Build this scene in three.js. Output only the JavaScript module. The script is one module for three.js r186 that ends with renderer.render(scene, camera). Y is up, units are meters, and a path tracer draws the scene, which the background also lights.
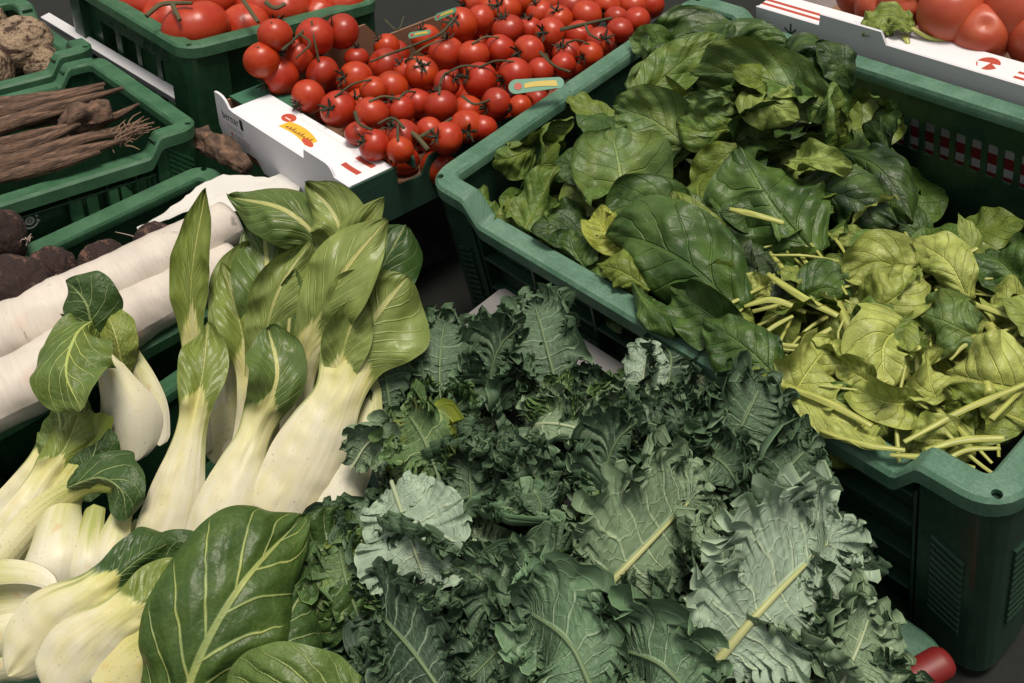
import * as THREE from 'three';
import { ImprovedNoise } from 'three/addons/math/ImprovedNoise.js';
import { mergeGeometries, mergeVertices, toCreasedNormals } from 'three/addons/utils/BufferGeometryUtils.js';
import { RoundedBoxGeometry } from 'three/addons/geometries/RoundedBoxGeometry.js';
import { Brush, Evaluator, SUBTRACTION } from 'three-bvh-csg';

// ---------- camera, sky, sun, exposure ----------
const scene = new THREE.Scene();
const camera = new THREE.PerspectiveCamera(34.734, 1024 / 683, 0.05, 50);
camera.position.set(0.78379, 0.85831, 0.42539);
camera.up.set(-0.33992, 0.7893, -0.51134);
camera.lookAt(0.08857, 0.28126, -0.00319);
camera.setViewOffset(1024, 683, 44.13, 182.88, 1024, 683);      // a photograph cropped from a larger frame
camera.focus = 10; camera.updateProjectionMatrix();

const renderer = new THREE.WebGLRenderer({ antialias: true });
renderer.toneMapping = THREE.LinearToneMapping;
renderer.toneMappingExposure = 2.35;
renderer.shadowMap.enabled = true;

{ // overcast sky: brightest overhead, a little dimmer to the horizon
  const w = 64, h = 32, d = new Float32Array(w * h * 4);
  for (let j = 0; j < h; j++) for (let i = 0; i < w; i++) {
    const el = Math.sin(((j + 0.5) / h - 0.5) * Math.PI);
    const b = el > 0 ? 0.05 + 0.25 * el : 0.02;
    d.set([b * 1.0, b * 1.0, b * 0.98, 1], (j * w + i) * 4);
  }
  const t = new THREE.DataTexture(d, w, h, THREE.RGBAFormat, THREE.FloatType);
  t.mapping = THREE.EquirectangularReflectionMapping; t.magFilter = THREE.LinearFilter; t.needsUpdate = true;
  scene.background = t; scene.environment = t;
}
const sun = new THREE.DirectionalLight(0xfff4e6, 1.5);
sun.position.set(0.26, 1.5, -0.24); sun.target.position.set(0, 0.2, 0);
sun.castShadow = true; sun.shadow.radius = 36; sun.shadow.mapSize.set(2048, 2048);
Object.assign(sun.shadow.camera, { left: -1.2, right: 1.2, top: 1.2, bottom: -1.2, near: 0.1, far: 4 });
scene.add(sun, sun.target);

// ---------- helpers ----------
let seed = 7;
const rnd = () => { seed = (seed * 1664525 + 1013904223) >>> 0; return seed / 4294967296; };
const rr = (a, b) => a + (b - a) * rnd();
const V = (a) => new THREE.Vector3(a[0], a[1], a[2]);
const clamp = (x, a = 0, b = 1) => Math.min(b, Math.max(a, x));
const smooth = (a, b, x) => { const t = clamp((x - a) / (b - a)); return t * t * (3 - 2 * t); };
const lerp = (a, b, t) => a + (b - a) * t;
const perlin = new ImprovedNoise();
const nz = (x, y, z = 0) => perlin.noise(x + 11.3, y + 4.7, z + 2.1);
const fbm = (x, y, z = 0) => nz(x, y, z) * 0.6 + nz(x * 2.1, y * 2.1, z + 5) * 0.3 + nz(x * 4.3, y * 4.3, z + 9) * 0.15;
const lin = (r, g, b) => new THREE.Color().setRGB(r, g, b);
const hex = (h) => new THREE.Color(h);
const names = {};
function numbered(n) { const k = names[n] = (names[n] ?? -1) + 1; return k ? n + '_' + String(k).padStart(3, '0') : n; }
function tag(o, label, category, group) { o.userData.label = label; o.userData.category = category; if (group) o.userData.group = group; return o; }
function thing(name, label, category, pos = [0, 0, 0], group) {
  const o = new THREE.Group(); o.name = numbered(name); o.position.set(...pos); scene.add(o); return tag(o, label, category, group);
}
function mesh(name, geo, mat, parent) {
  const m = new THREE.Mesh(geo, mat); m.name = parent ? name : numbered(name); m.castShadow = m.receiveShadow = true; (parent || scene).add(m); return m;
}
function canvasTex(w, h, draw) {
  const c = document.createElement('canvas'); c.width = w; c.height = h; draw(c.getContext('2d'), w, h);
  const t = new THREE.CanvasTexture(c); t.colorSpace = THREE.SRGBColorSpace; return t;
}
function dataTex(w, h, f, srgb) {   // f(u, v) -> [r, g, b] 0..1
  const d = new Uint8Array(w * h * 4);
  for (let j = 0; j < h; j++) for (let i = 0; i < w; i++) {
    const c = f((i + 0.5) / w, (j + 0.5) / h), k = (j * w + i) * 4;
    d[k] = clamp(c[0]) * 255; d[k + 1] = clamp(c[1]) * 255; d[k + 2] = clamp(c[2]) * 255; d[k + 3] = 255;
  }
  const t = new THREE.DataTexture(d, w, h, THREE.RGBAFormat, THREE.UnsignedByteType);
  t.magFilter = THREE.LinearFilter; t.wrapS = t.wrapT = THREE.RepeatWrapping; if (srgb) t.colorSpace = THREE.SRGBColorSpace; t.needsUpdate = true; return t;
}
function box(x0, x1, y0, y1, z0, z1, r = 0.0012) {
  const g = new RoundedBoxGeometry(x1 - x0, y1 - y0, z1 - z0, 1, Math.min(r, (x1 - x0) * 0.45, (y1 - y0) * 0.45, (z1 - z0) * 0.45));
  return g.translate((x0 + x1) / 2, (y0 + y1) / 2, (z0 + z1) / 2);
}
function planarUV(g, k = 1) {   // uv in metres from the dominant axis
  const p = g.attributes.position, n = g.attributes.normal, uv = new Float32Array(p.count * 2);
  for (let i = 0; i < p.count; i++) {
    const ax = Math.abs(n.getX(i)), ay = Math.abs(n.getY(i)), az = Math.abs(n.getZ(i));
    const [a, b] = ay > ax && ay > az ? [p.getX(i), p.getZ(i)] : ax > az ? [p.getZ(i), p.getY(i)] : [p.getX(i), p.getY(i)];
    uv[i * 2] = a * k; uv[i * 2 + 1] = b * k;
  }
  g.setAttribute('uv', new THREE.BufferAttribute(uv, 2)); return g;
}

// ---------- plastic, card, table ----------
const scuff = dataTex(512, 512, (u, v) => {
  const a = fbm(u * 9, v * 9), s = Math.pow(clamp(nz(u * 6, v * 160) * 0.5 + nz(u * 130, v * 5, 3) * 0.5 + 0.1), 2);
  const k = 0.86 + a * 0.12 + s * 0.45; return [k, k, k * 0.99];
}, true);
const scuffR = dataTex(256, 256, (u, v) => { const k = 0.62 + fbm(u * 12, v * 12, 8) * 0.5; return [k, k, k]; });
function plastic(r, g, b, rough = 0.55) {
  return new THREE.MeshStandardMaterial({ color: lin(r, g, b), map: scuff, roughnessMap: scuffR, roughness: rough, bumpMap: scuffR, bumpScale: 0.0004 });
}
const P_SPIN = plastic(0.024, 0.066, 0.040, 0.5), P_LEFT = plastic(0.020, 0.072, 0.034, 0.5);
// rims paler than the wall green: overhead light put into their colour, plus scuffs
const litScuff = dataTex(512, 512, (u, v) => { const s = clamp(fbm(u * 9, v * 9) * 0.8 + nz(u * 110, v * 110, 5) * 0.35 + nz(u * 240, v * 240, 6) * 0.3 + Math.max(0, nz(u * 14, v * 150)) * 0.5 + 0.5); return [lerp(0.22, 0.36, s), lerp(0.37, 0.49, s), lerp(0.28, 0.41, s)]; }, true);
const litScuffL = dataTex(512, 512, (u, v) => { const s = clamp(fbm(u * 9, v * 9) * 0.8 + nz(u * 110, v * 110, 5) * 0.35 + nz(u * 240, v * 240, 6) * 0.3 + Math.max(0, nz(u * 14, v * 150)) * 0.5 + 0.4); return [lerp(0.15, 0.26, s), lerp(0.32, 0.42, s), lerp(0.21, 0.30, s)]; }, true);
const RIM_SPIN = new THREE.MeshStandardMaterial({ map: litScuff, roughness: 0.6, bumpMap: scuffR, bumpScale: 0.0004 }), RIM_LEFT = new THREE.MeshStandardMaterial({ map: litScuffL, roughness: 0.6, bumpMap: scuffR, bumpScale: 0.0004 });
const paperBump = dataTex(256, 256, (u, v) => { const k = 0.5 + fbm(u * 40, v * 40) * 0.6; return [k, k, k]; });
const card = (c, extra = {}) => new THREE.MeshStandardMaterial({ color: c, roughness: 0.8, bumpMap: paperBump, bumpScale: 0.0003, ...extra });
const C_WHITE = card(lin(0.62, 0.61, 0.64)), C_BROWN = card(lin(0.22, 0.12, 0.07)), C_GREEN = card(lin(0.012, 0.05, 0.028)), C_GREY = card(lin(0.17, 0.168, 0.165));

// a stacking crate: x 0..L, front at z = 0, back at z = -W, base at y = 0
function ringRim(L, W, H, dips, R = 0.03) {
  const prof = [[0, -0.016], [0, -0.003], [0.003, 0], [0.0215, 0], [0.024, -0.003], [0.024, -0.012], [0.0205, -0.012], [0.0205, -0.0045], [0.0035, -0.0045], [0.0035, -0.016]];
  const st = [];   // stations: corner centre, direction, height
  const side = (len, dip) => { const o = [[0, 0]]; if (dip) o.push([dip.a, 0], [dip.a + 0.004, -0.002], [dip.a + dip.b - 0.004, -dip.d + 0.002], [dip.a + dip.b, -dip.d], [len - dip.a - dip.b, -dip.d], [len - dip.a - dip.b + 0.004, -dip.d + 0.002], [len - dip.a - 0.004, -0.002], [len - dip.a, 0]); o.push([len, 0]); return o; };
  const corners = [[0, 0], [L, 0], [L, -W], [0, -W]], dirs = [[1, 0], [0, -1], [-1, 0], [0, 1]], outs = [[0, 1], [1, 0], [0, -1], [-1, 0]];
  for (let k = 0; k < 4; k++) {
    const [cx, cz] = corners[k], d = dirs[k], o = outs[k], len = k % 2 ? W : L, po = outs[(k + 3) % 4];
    const ccx = cx - (o[0] + po[0]) * R, ccz = cz - (o[1] + po[1]) * R;
    for (let i = 0; i < 6; i++) { const t = i / 6 * Math.PI / 2; st.push({ c: [ccx, ccz], n: [po[0] * Math.cos(t) + o[0] * Math.sin(t), po[1] * Math.cos(t) + o[1] * Math.sin(t)], h: 0 }); }
    for (const [s, h] of side(len, dips[k])) { const q = Math.min(len - R, Math.max(R, s)); if (s > 0 && s < len || s === 0) st.push({ c: [cx + d[0] * q - o[0] * R, cz + d[1] * q - o[1] * R], n: o, h }); }
    st.push({ c: [cx + d[0] * (len - R) - o[0] * R, cz + d[1] * (len - R) - o[1] * R], n: o, h: 0 });
  }
  const keep = st.filter((s, i) => { const q = st[(i + 1) % st.length]; return Math.hypot(s.c[0] + s.n[0] * R - q.c[0] - q.n[0] * R, s.c[1] + s.n[1] * R - q.c[1] - q.n[1] * R) > 1e-5; });
  const n = keep.length, m = prof.length, pos = [], idx = [];
  for (const s of keep) for (const [d, y] of prof) pos.push(s.c[0] + s.n[0] * (R - d), H + s.h + y, s.c[1] + s.n[1] * (R - d));
  for (let i = 0; i < n; i++) for (let j = 0; j < m; j++) { const a = i * m + j, b = ((i + 1) % n) * m + j, c = i * m + (j + 1) % m, e = ((i + 1) % n) * m + (j + 1) % m; idx.push(a, b, c, b, e, c); }
  let g = new THREE.BufferGeometry(); g.setAttribute('position', new THREE.Float32BufferAttribute(pos, 3)); g.setIndex(idx); g.computeVertexNormals();
  return g;
}
const csg = new Evaluator(); csg.useGroups = false; csg.attributes = ['position', 'normal'];
function drill(g, holes, r = 0.0036) {
  let b = new Brush(g); b.updateMatrixWorld();
  for (const [x, y, z] of holes) { const c = new Brush(new THREE.CylinderGeometry(r, r, 0.03, 14)); c.position.set(x, y, z); c.updateMatrixWorld(); b = csg.evaluate(b, c, SUBTRACTION); }
  return b.geometry;
}
function contourWall(len, H, dip, t, slots) {   // in the xy plane, x 0..len
  const s = new THREE.Shape(), a = 0.022, e = len - 0.022;
  s.moveTo(a, 0.002); s.lineTo(e, 0.002); s.lineTo(e, H);
  if (dip) { s.lineTo(len - dip.a, H); s.lineTo(len - dip.a - dip.b, H - dip.d); s.lineTo(dip.a + dip.b, H - dip.d); s.lineTo(dip.a, H); }
  s.lineTo(a, H); s.closePath();
  for (const [x0, x1, y0, y1, r = 0.003] of slots || []) {
    const p = new THREE.Path(); p.moveTo(x0, y0 + r); p.lineTo(x0, y1 - r); p.quadraticCurveTo(x0, y1, x0 + r, y1); p.lineTo(x1 - r, y1); p.quadraticCurveTo(x1, y1, x1, y1 - r);
    p.lineTo(x1, y0 + r); p.quadraticCurveTo(x1, y0, x1 - r, y0); p.lineTo(x0 + r, y0); p.quadraticCurveTo(x0, y0, x0, y0 + r); s.holes.push(p);
  }
  return new THREE.ExtrudeGeometry(s, { depth: t, bevelEnabled: false, curveSegments: 3 });
}
function crate(o) {
  const { L, W, H, dips = [], mat, slots = [], ribs = [], louvres = [], post = 0.06, name = 'plastic_crate' } = o;
  const g = thing(name, o.label, 'crate', o.pos, o.group); if (o.rot) g.rotation.set(...o.rot);
  const put = (n, geo, m = mat) => mesh(n, planarUV(geo, 4), m, g);
  const rim = ringRim(L, W, H, dips), hs = [[0.013, H, -0.013], [L - 0.013, H, -0.013], [L - 0.013, H, -W + 0.013], [0.013, H, -W + 0.013]];
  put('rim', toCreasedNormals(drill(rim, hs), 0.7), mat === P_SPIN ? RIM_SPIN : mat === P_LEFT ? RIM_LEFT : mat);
  put('floor', box(0.022, L - 0.022, 0, 0.004, -W + 0.022, -0.022));
  const T = 0.003, I = 0.0175, top = H - 0.006;
  const yr = [Math.PI / 2, Math.PI, -Math.PI / 2];
  const w = [contourWall(L, top, dips[0], T, slots[0]).translate(0, 0, -I - T), contourWall(W, top, dips[1], T, slots[1]).rotateY(Math.PI / 2).translate(L - I - T, 0, 0),
    contourWall(L, top, dips[2], T, slots[2]).rotateY(Math.PI).translate(L, 0, -W + I + T), contourWall(W, top, dips[3], T, slots[3]).rotateY(-Math.PI / 2).translate(I + T, 0, -W)];
  for (const q of w) put('wall', q);
  const posts = [];
  { // rounded corner posts
    const s = new THREE.Shape(), i0 = 0.0045, R = 0.026;
    s.moveTo(i0, post); s.lineTo(i0, R); s.quadraticCurveTo(i0, i0, R, i0); s.lineTo(post, i0); s.lineTo(post, I + T - 0.0006); s.lineTo(0.034, I + T - 0.0006); s.quadraticCurveTo(I + T - 0.0006, I + T - 0.0006, I + T - 0.0006, 0.034); s.lineTo(I + T - 0.0006, post); s.closePath();
    const base = new THREE.ExtrudeGeometry(s, { depth: H - 0.012, bevelEnabled: false, curveSegments: 8 }).rotateX(Math.PI / 2).translate(0, H - 0.006, 0);   // x, z 0..post
    for (const [sx, sz, x, z] of [[1, -1, 0, 0], [-1, -1, L, 0], [-1, 1, L, -W], [1, 1, 0, -W]]) {
      const q = base.clone().scale(sx, 1, sz); if (sx * sz < 0) { const ix = q.index; if (ix) ix.array.reverse(); else { const pa = q.attributes.position.array, na = q.attributes.normal.array; for (let i = 0; i < pa.length; i += 9) for (let k = 0; k < 3; k++) { [pa[i + k], pa[i + 6 + k]] = [pa[i + 6 + k], pa[i + k]]; [na[i + k], na[i + 6 + k]] = [na[i + 6 + k], na[i + k]]; } } }
      posts.push(put('corner_post', toCreasedNormals(q.translate(x, 0, z), 0.6)));
    }
  }
  // ribs standing out from the walls: [side, x0, x1, y0, y1]
  for (const [k, x0, x1, y0, y1] of ribs) {
    const b = box(x0, x1, y0, y1, -I, -0.0055);
    if (k === 1) b.rotateY(Math.PI / 2).translate(L, 0, 0); if (k === 2) b.rotateY(Math.PI).translate(L, 0, -W); if (k === 3) b.rotateY(-Math.PI / 2).translate(0, 0, -W);
    put('rib', b);
  }
  for (const [k, x0, x1, y0, y1, n, sl] of louvres) for (let i = 0; i < n; i++) {   // raised bars on the corner posts
    const t = (i + 0.5) / n, yc = lerp(y0, y1, t), h = (y1 - y0) / n * 0.5;
    const s = new THREE.Shape(); s.moveTo(x0, yc - h / 2 + sl); s.lineTo(x1, yc - h / 2 - sl); s.lineTo(x1, yc + h / 2 - sl); s.lineTo(x0, yc + h / 2 + sl); s.closePath();
    const b = new THREE.ExtrudeGeometry(s, { depth: 0.0016, bevelEnabled: true, bevelSize: 0.0005, bevelThickness: 0.0005, bevelSegments: 1 }).translate(0, 0, -0.0045);
    if (k === 1) b.rotateY(Math.PI / 2).translate(L, 0, 0);
    mesh('louvre_bar', planarUV(b, 4), mat, posts[k === 1 || x0 > L / 2 ? 1 : 0]);
  }
  return g;
}

// ---------- stall table ----------
const wood = new THREE.MeshStandardMaterial({ color: lin(0.009, 0.011, 0.009), roughness: 0.9, map: scuff });
{ const t = mesh('stall_table', planarUV(box(-1.6, 0.9, -0.03, 0, -1.0, 1.0), 1), wood); t.userData.kind = 'structure'; }

// ---------- spinach crate ----------
const grid = (k, len, H, post, nx, ys) => {
  const o = []; for (let i = 0; i <= nx; i++) { const x = lerp(post + 0.002, len - post - 0.002, i / nx); o.push([k, x - 0.0016, x + 0.0016, 0.006, H]); }
  for (const y of ys) for (let i = 0; i < nx; i++) { const a = lerp(post + 0.002, len - post - 0.002, i / nx) + 0.0017, b = lerp(post + 0.002, len - post - 0.002, (i + 1) / nx) - 0.0017; o.push([k, a, b, y - 0.0016, y + 0.0016]); } return o;
};
const slotRow = (x0, n, pitch, w, y0, y1) => Array.from({ length: n }, (_, i) => [x0 + i * pitch, x0 + i * pitch + w, y0, y1]);
{
  const dF = { a: 0.058, b: 0.022, d: 0.025 }, dB = { a: 0.07, b: 0.02, d: 0.016 };
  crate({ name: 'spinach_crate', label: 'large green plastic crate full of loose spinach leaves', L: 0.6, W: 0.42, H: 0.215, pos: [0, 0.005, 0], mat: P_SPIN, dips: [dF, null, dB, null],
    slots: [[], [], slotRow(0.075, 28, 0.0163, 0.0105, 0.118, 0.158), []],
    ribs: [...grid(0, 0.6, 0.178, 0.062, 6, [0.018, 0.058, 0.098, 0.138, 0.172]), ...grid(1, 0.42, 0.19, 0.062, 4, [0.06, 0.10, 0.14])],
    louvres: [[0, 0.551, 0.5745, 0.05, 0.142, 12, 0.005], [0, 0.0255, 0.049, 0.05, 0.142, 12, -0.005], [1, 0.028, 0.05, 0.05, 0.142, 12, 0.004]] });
}

// ---------- kale box: grey card tray with punched flange on a low green crate ----------
{
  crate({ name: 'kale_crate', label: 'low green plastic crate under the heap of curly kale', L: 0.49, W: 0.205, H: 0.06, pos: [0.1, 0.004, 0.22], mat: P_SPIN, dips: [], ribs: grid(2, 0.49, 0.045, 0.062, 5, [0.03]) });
  const g = thing('cardboard_tray', 'grey cardboard tray with punched round holes behind the kale', 'tray', [0.1, 0.068, 0.215]);
  const s = new THREE.Shape(); s.moveTo(0, 0); s.lineTo(0.285, 0); s.lineTo(0.285, 0.212); s.lineTo(0.004, 0.212); s.lineTo(0, 0.208); s.closePath();
  const inner = new THREE.Path(); inner.moveTo(0.10, 0.03); inner.lineTo(0.27, 0.03); inner.lineTo(0.27, 0.165); inner.lineTo(0.10, 0.165); inner.closePath(); s.holes.push(inner);
  for (const [x, y, r] of [[0.031, 0.184, 0.0085], [0.04, 0.146, 0.007]]) { const p = new THREE.Path(); p.absarc(x, y, r, 0, Math.PI * 2); s.holes.push(p); }
  mesh('flange', planarUV(new THREE.ExtrudeGeometry(s, { depth: 0.003, bevelEnabled: false, curveSegments: 16 }).rotateX(-Math.PI / 2).translate(0, 0.059, 0), 3), C_GREY, g);
  for (const [a, b, c, d] of [[0.10, 0.27, -0.0335, -0.03], [0.10, 0.27, -0.165, -0.1615], [0.1, 0.1035, -0.161, -0.034], [0.2665, 0.27, -0.161, -0.034]]) mesh('side', planarUV(box(a, b, 0.003, 0.0585, c, d, 0.0005), 3), C_GREY, g);
  mesh('floor', planarUV(box(0.1, 0.27, -0.002, 0.0028, -0.165, -0.03, 0.0005), 3), C_GREY, g);
}
// ---------- crates on the left, which stand on a sloping board ----------
const TILT = 0.26, cT = Math.cos(TILT), sT = Math.sin(TILT);
{
  const b = mesh('sloping_display_board', planarUV(mergeGeometries([box(-1.3, -0.335, -0.02, 0, -0.75, 0.42), box(-0.335, -0.115, -0.02, 0, -0.6, -0.05)]), 1), wood); b.rotation.x = -TILT; b.position.set(0, 0.0545, 0.134);
  tag(b, 'dark sloping board that carries the crates of roots and tomatoes', 'board');
}
// a basis for a thing lying on a slope: columns are its right, up and front
function lay(o, right, front, pos) {
  const f = V(front).normalize(), r = V(right); r.addScaledVector(f, -r.dot(f)).normalize(); const u = new THREE.Vector3().crossVectors(f, r);
  o.quaternion.setFromRotationMatrix(new THREE.Matrix4().makeBasis(r, u, f)); o.position.set(...pos); return u;
}
// the rim corner of the far end is given; the base lies below it along the crate's own up
function leftCrate(o, cornerBackRight, right, front) {
  const c = crate({ mat: P_LEFT, pos: [0, 0, 0], ...o }); const u = lay(c, right, front, [0, 0, 0]);
  const r = new THREE.Vector3(1, 0, 0).applyQuaternion(c.quaternion);
  c.position.copy(V(cornerBackRight)).addScaledVector(r, -o.L).addScaledVector(u, -o.H); return c;
}
const up20 = [0, -sT, -cT];   // along the slope, downhill
const dL = { a: 0.05, b: 0.02, d: 0.022 };
const sideSlots = (L) => [[0.10, 0.115], [0.119, 0.134], [0.1405, 0.155], [0.159, 0.174], [0.1805, 0.195], [0.199, 0.2135]].map(([a, b]) => [L - b + 0.02, L - a + 0.02, 0.04, 0.085, 0.001]);
const leftRibs = (L, H) => [[0, 0.062, L - 0.062, 0.1205, 0.1235], ...[0.062, 0.1, 0.14, 0.235, 0.279, 0.3135, L - 0.065].map((x) => [0, x - 0.0013, x + 0.0013, 0.012, 0.12]), ...[0.235, 0.279, 0.3135].map((x) => [0, x - 0.0013, x + 0.0013, 0.1238, H - 0.03])];
const rootCrate = leftCrate({ name: 'root_crate', label: 'green plastic crate of long brown roots with a white recycling emblem', L: 0.4, W: 0.3, H: 0.17, dips: [dL, null, dL, dL],
  slots: [[0.239, 0.2575, 0.282, 0.298, 0.3165, 0.331].map((x) => [x, x + 0.0135, 0.06, 0.1185, 0.001]), [], [], []],
  ribs: leftRibs(0.4, 0.17), louvres: [[0, 0.355, 0.384, 0.088, 0.142, 8, 0.012]] }, [-0.3077,0.222,0.09], up20, [1, 0, 0]);
leftCrate({ name: 'celeriac_crate', label: 'green plastic crate with earthy celeriac beyond the long brown roots', L: 0.4, W: 0.3, H: 0.17, dips: [dL, dL, dL, dL] }, [-0.616,0.228,0.0867], up20, [1, 0, 0]);
leftCrate({ name: 'radish_crate', label: 'green plastic crate holding white radishes and dark beetroot', L: 0.42, W: 0.215, H: 0.10, dips: [null, null, null, null] }, [-0.103, 0.132, 0.10], [0, -0.15, -1], [1, -0.2, 0]);
{ const c = crate({ name: 'pak_choi_crate', label: 'green plastic crate under the pile of pak choi', L: 0.40, W: 0.40, H: 0.115, pos: [-0.095, 0.004, 0.63], mat: P_LEFT }); }
leftCrate({ name: 'large_tomato_crate', label: 'green plastic crate full of large ribbed tomatoes', L: 0.42, W: 0.3, H: 0.222, slots: [[[0.30, 0.35, 0.10, 0.17], [0.235, 0.285, 0.10, 0.17], [0.17, 0.22, 0.10, 0.17], [0.1, 0.15, 0.1, 0.17]], [], [], []] }, [-0.4165,0.262,0.0415], [1, 0, 0], [0, sT, cT]);

// ---------- emblem moulded in white on the root crate ----------
{
  const white = new THREE.MeshStandardMaterial({ color: lin(0.8, 0.82, 0.8), roughness: 0.7 });
  const gs = []; for (const a of [0.25, Math.PI + 0.25]) gs.push(new THREE.RingGeometry(0.0078, 0.0098, 20, 1, a, 2.55), new THREE.CircleGeometry(0.003, 3).rotateZ(a + 2.55).translate(Math.cos(a + 2.6) * 0.0088, Math.sin(a + 2.6) * 0.0088, 0));
  gs.push(new THREE.RingGeometry(0.0035, 0.0052, 18), new THREE.PlaneGeometry(0.0075, 0.0012), new THREE.PlaneGeometry(0.0012, 0.0075), new THREE.PlaneGeometry(0.006, 0.0008).translate(0, 0.002, 0), new THREE.PlaneGeometry(0.006, 0.0008).translate(0, -0.002, 0), new THREE.RingGeometry(0.0008, 0.0013, 8).translate(0.012, 0.009, 0), new THREE.PlaneGeometry(0.016, 0.0022).translate(-0.021, 0.003, 0));
  mesh('recycling_emblem', mergeGeometries(gs).translate(0.193, 0.110, -0.0168), white, rootCrate);
}
// ---------- white rail between the crates ----------
{
  const m = new THREE.MeshStandardMaterial({ color: lin(0.6, 0.6, 0.62), roughness: 0.5 });
  const g = mesh('white_rail', box(-0.27, 0.20, 0, 0.012, -0.008, 0.008), m); g.position.set(...[-0.6612,0.165,0.0566]); g.rotation.y = 0.03;
  tag(g, 'narrow white rail in the gap beside the crate of long roots', 'rail');
}
// ---------- printed cardboard boxes ----------
const redInk = '#a8412e';
function printed(w, h, L, H, draw) { const t = canvasTex(w, h, draw); t.wrapS = t.wrapT = THREE.RepeatWrapping; t.repeat.set(1 / L, 1 / H); return t; }
function squiggle(c, x, y, n, s) { c.beginPath(); for (let i = 0; i < n; i++) { c.moveTo(x + i * s, y); c.lineTo(x + i * s + s * 0.3, y - s * (0.5 + 0.5 * ((i * 7) % 3) / 2)); c.lineTo(x + i * s + s * 0.65, y); } c.stroke(); }
{
  const BT = 0.17, L = 0.29, H = 0.062, D = 0.44;
  const g = thing('tomato_box', 'white and green printed cardboard box heaped with small vine tomatoes', 'box');
  g.rotation.x = -BT; g.position.set(-0.345, 0.159, 0.065);
  const front = new THREE.Shape(); front.moveTo(0.012, 0); front.lineTo(0.05, 0); front.lineTo(0.062, 0.014); front.lineTo(0.085, 0.014); front.lineTo(0.098, 0); front.lineTo(L, 0); front.lineTo(L, H);
  front.lineTo(0.262, H); front.bezierCurveTo(0.258, H + 0.008, 0.256, H + 0.011, 0.248, H + 0.012); front.lineTo(0.206, H + 0.012); front.lineTo(0.203, H); front.lineTo(0.045, H); front.lineTo(0.036, H + 0.002); front.bezierCurveTo(0.03, H + 0.014, 0.02, H + 0.016, 0.005, H + 0.014); front.lineTo(0.0, 0.03); front.closePath();
  const tf = printed(1024, 256, L, 0.078, (c, w, h) => {
    c.fillStyle = '#d6d5db'; c.fillRect(0, 0, w, h);
    c.fillStyle = '#1c1f1d'; c.font = 'bold 44px sans-serif'; c.fillText('bernar', 50, 108); c.beginPath(); c.roundRect(206, 66, 26, 48, 9); c.fill();
    c.fillStyle = '#8d9196'; c.font = '30px sans-serif'; c.fillText('conserves', 82, 142);
    c.fillStyle = '#b5502f'; c.beginPath(); c.arc(112, 163, 8, 0, 7); c.fill(); c.strokeStyle = '#b98a76'; c.lineWidth = 3; squiggle(c, 128, 168, 16, 9); c.strokeStyle = '#a5a3a8'; squiggle(c, 150, 186, 13, 9);
  });
  mesh('front_wall', new THREE.ExtrudeGeometry(front, { depth: 0.003, bevelEnabled: false, curveSegments: 6 }).translate(0, 0, -0.003), card(lin(1, 1, 1), { map: tf }), g);
  const tp = canvasTex(1024, 256, (c, w, h) => {
    c.fillStyle = '#dcdbe0'; c.fillRect(0, 0, w, h);
    c.save(); c.translate(-200, -75); c.scale(1.5, 1.5); c.fillStyle = '#b4442e'; c.beginPath(); c.ellipse(330, 105, 32, 26, 0.2, 0, 7); c.fill(); c.fillStyle = '#e3cfc0'; c.fillRect(318, 108, 30, 6);
    c.fillStyle = '#d0a92e'; c.beginPath(); c.moveTo(352, 118); c.quadraticCurveTo(440, 92, 530, 132); c.lineTo(520, 178); c.quadraticCurveTo(440, 150, 352, 168); c.fill();
    c.strokeStyle = '#8e5a1c'; c.lineWidth = 6; squiggle(c, 372, 152, 9, 16); c.fillStyle = '#b8482c'; c.beginPath(); c.ellipse(512, 160, 34, 14, 0.2, 0, 7); c.fill(); c.restore();
    c.strokeStyle = '#c5ccc4'; c.lineWidth = 4; squiggle(c, 340, 48, 30, 15); 
    c.fillStyle = redInk; for (const y of [50, 140]) { c.beginPath(); c.moveTo(842, y); c.quadraticCurveTo(890, y + 8, 968, y + 2); c.lineTo(968, y + 36); c.quadraticCurveTo(890, y + 40, 842, y + 34); c.fill(); }
  });
  const flat = (x0, x1, y0, y1, z0, z1) => new THREE.BoxGeometry(x1 - x0, y1 - y0, z1 - z0).translate((x0 + x1) / 2, (y0 + y1) / 2, (z0 + z1) / 2);
  mesh('printed_top', flat(0.035, L - 0.001, H - 0.0035, H - 0.0005, -0.056, -0.0035), card(lin(1, 1, 1), { map: tp }), g);
  const gt = card(lin(0.03, 0.12, 0.065));
  mesh('green_top', planarUV(flat(0.001, 0.0345, H - 0.0035, H - 0.0008, -0.085, -0.02), 3), gt, g); mesh('green_top', planarUV(flat(0.0345, 0.11, H - 0.005, H - 0.0037, -0.075, -0.0565), 3), gt, g);
  const side = new THREE.Shape(); side.moveTo(0, 0); side.lineTo(D, 0); side.lineTo(D, H + 0.0); side.lineTo(0.24, H); side.lineTo(0.22, H + 0.026); side.lineTo(0.1, H + 0.026); side.lineTo(0.088, H - 0.004); side.lineTo(0.0, H - 0.004); side.closePath();
  const sg = new THREE.ExtrudeGeometry(side, { depth: 0.003, bevelEnabled: false }).rotateY(Math.PI / 2);
  mesh('left_wall', planarUV(sg.clone().translate(0.0005, 0, -0.0035), 3), C_BROWN, g);
  mesh('right_wall', planarUV(sg.clone().scale(1, 0.62, 1).translate(L - 0.0035, 0, -0.0035), 3), C_GREEN, g);
  mesh('right_flap', planarUV(flat(L - 0.0005, L + 0.0025, 0.002, H - 0.001, -0.058, -0.0005), 3), C_GREEN, g);
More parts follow.
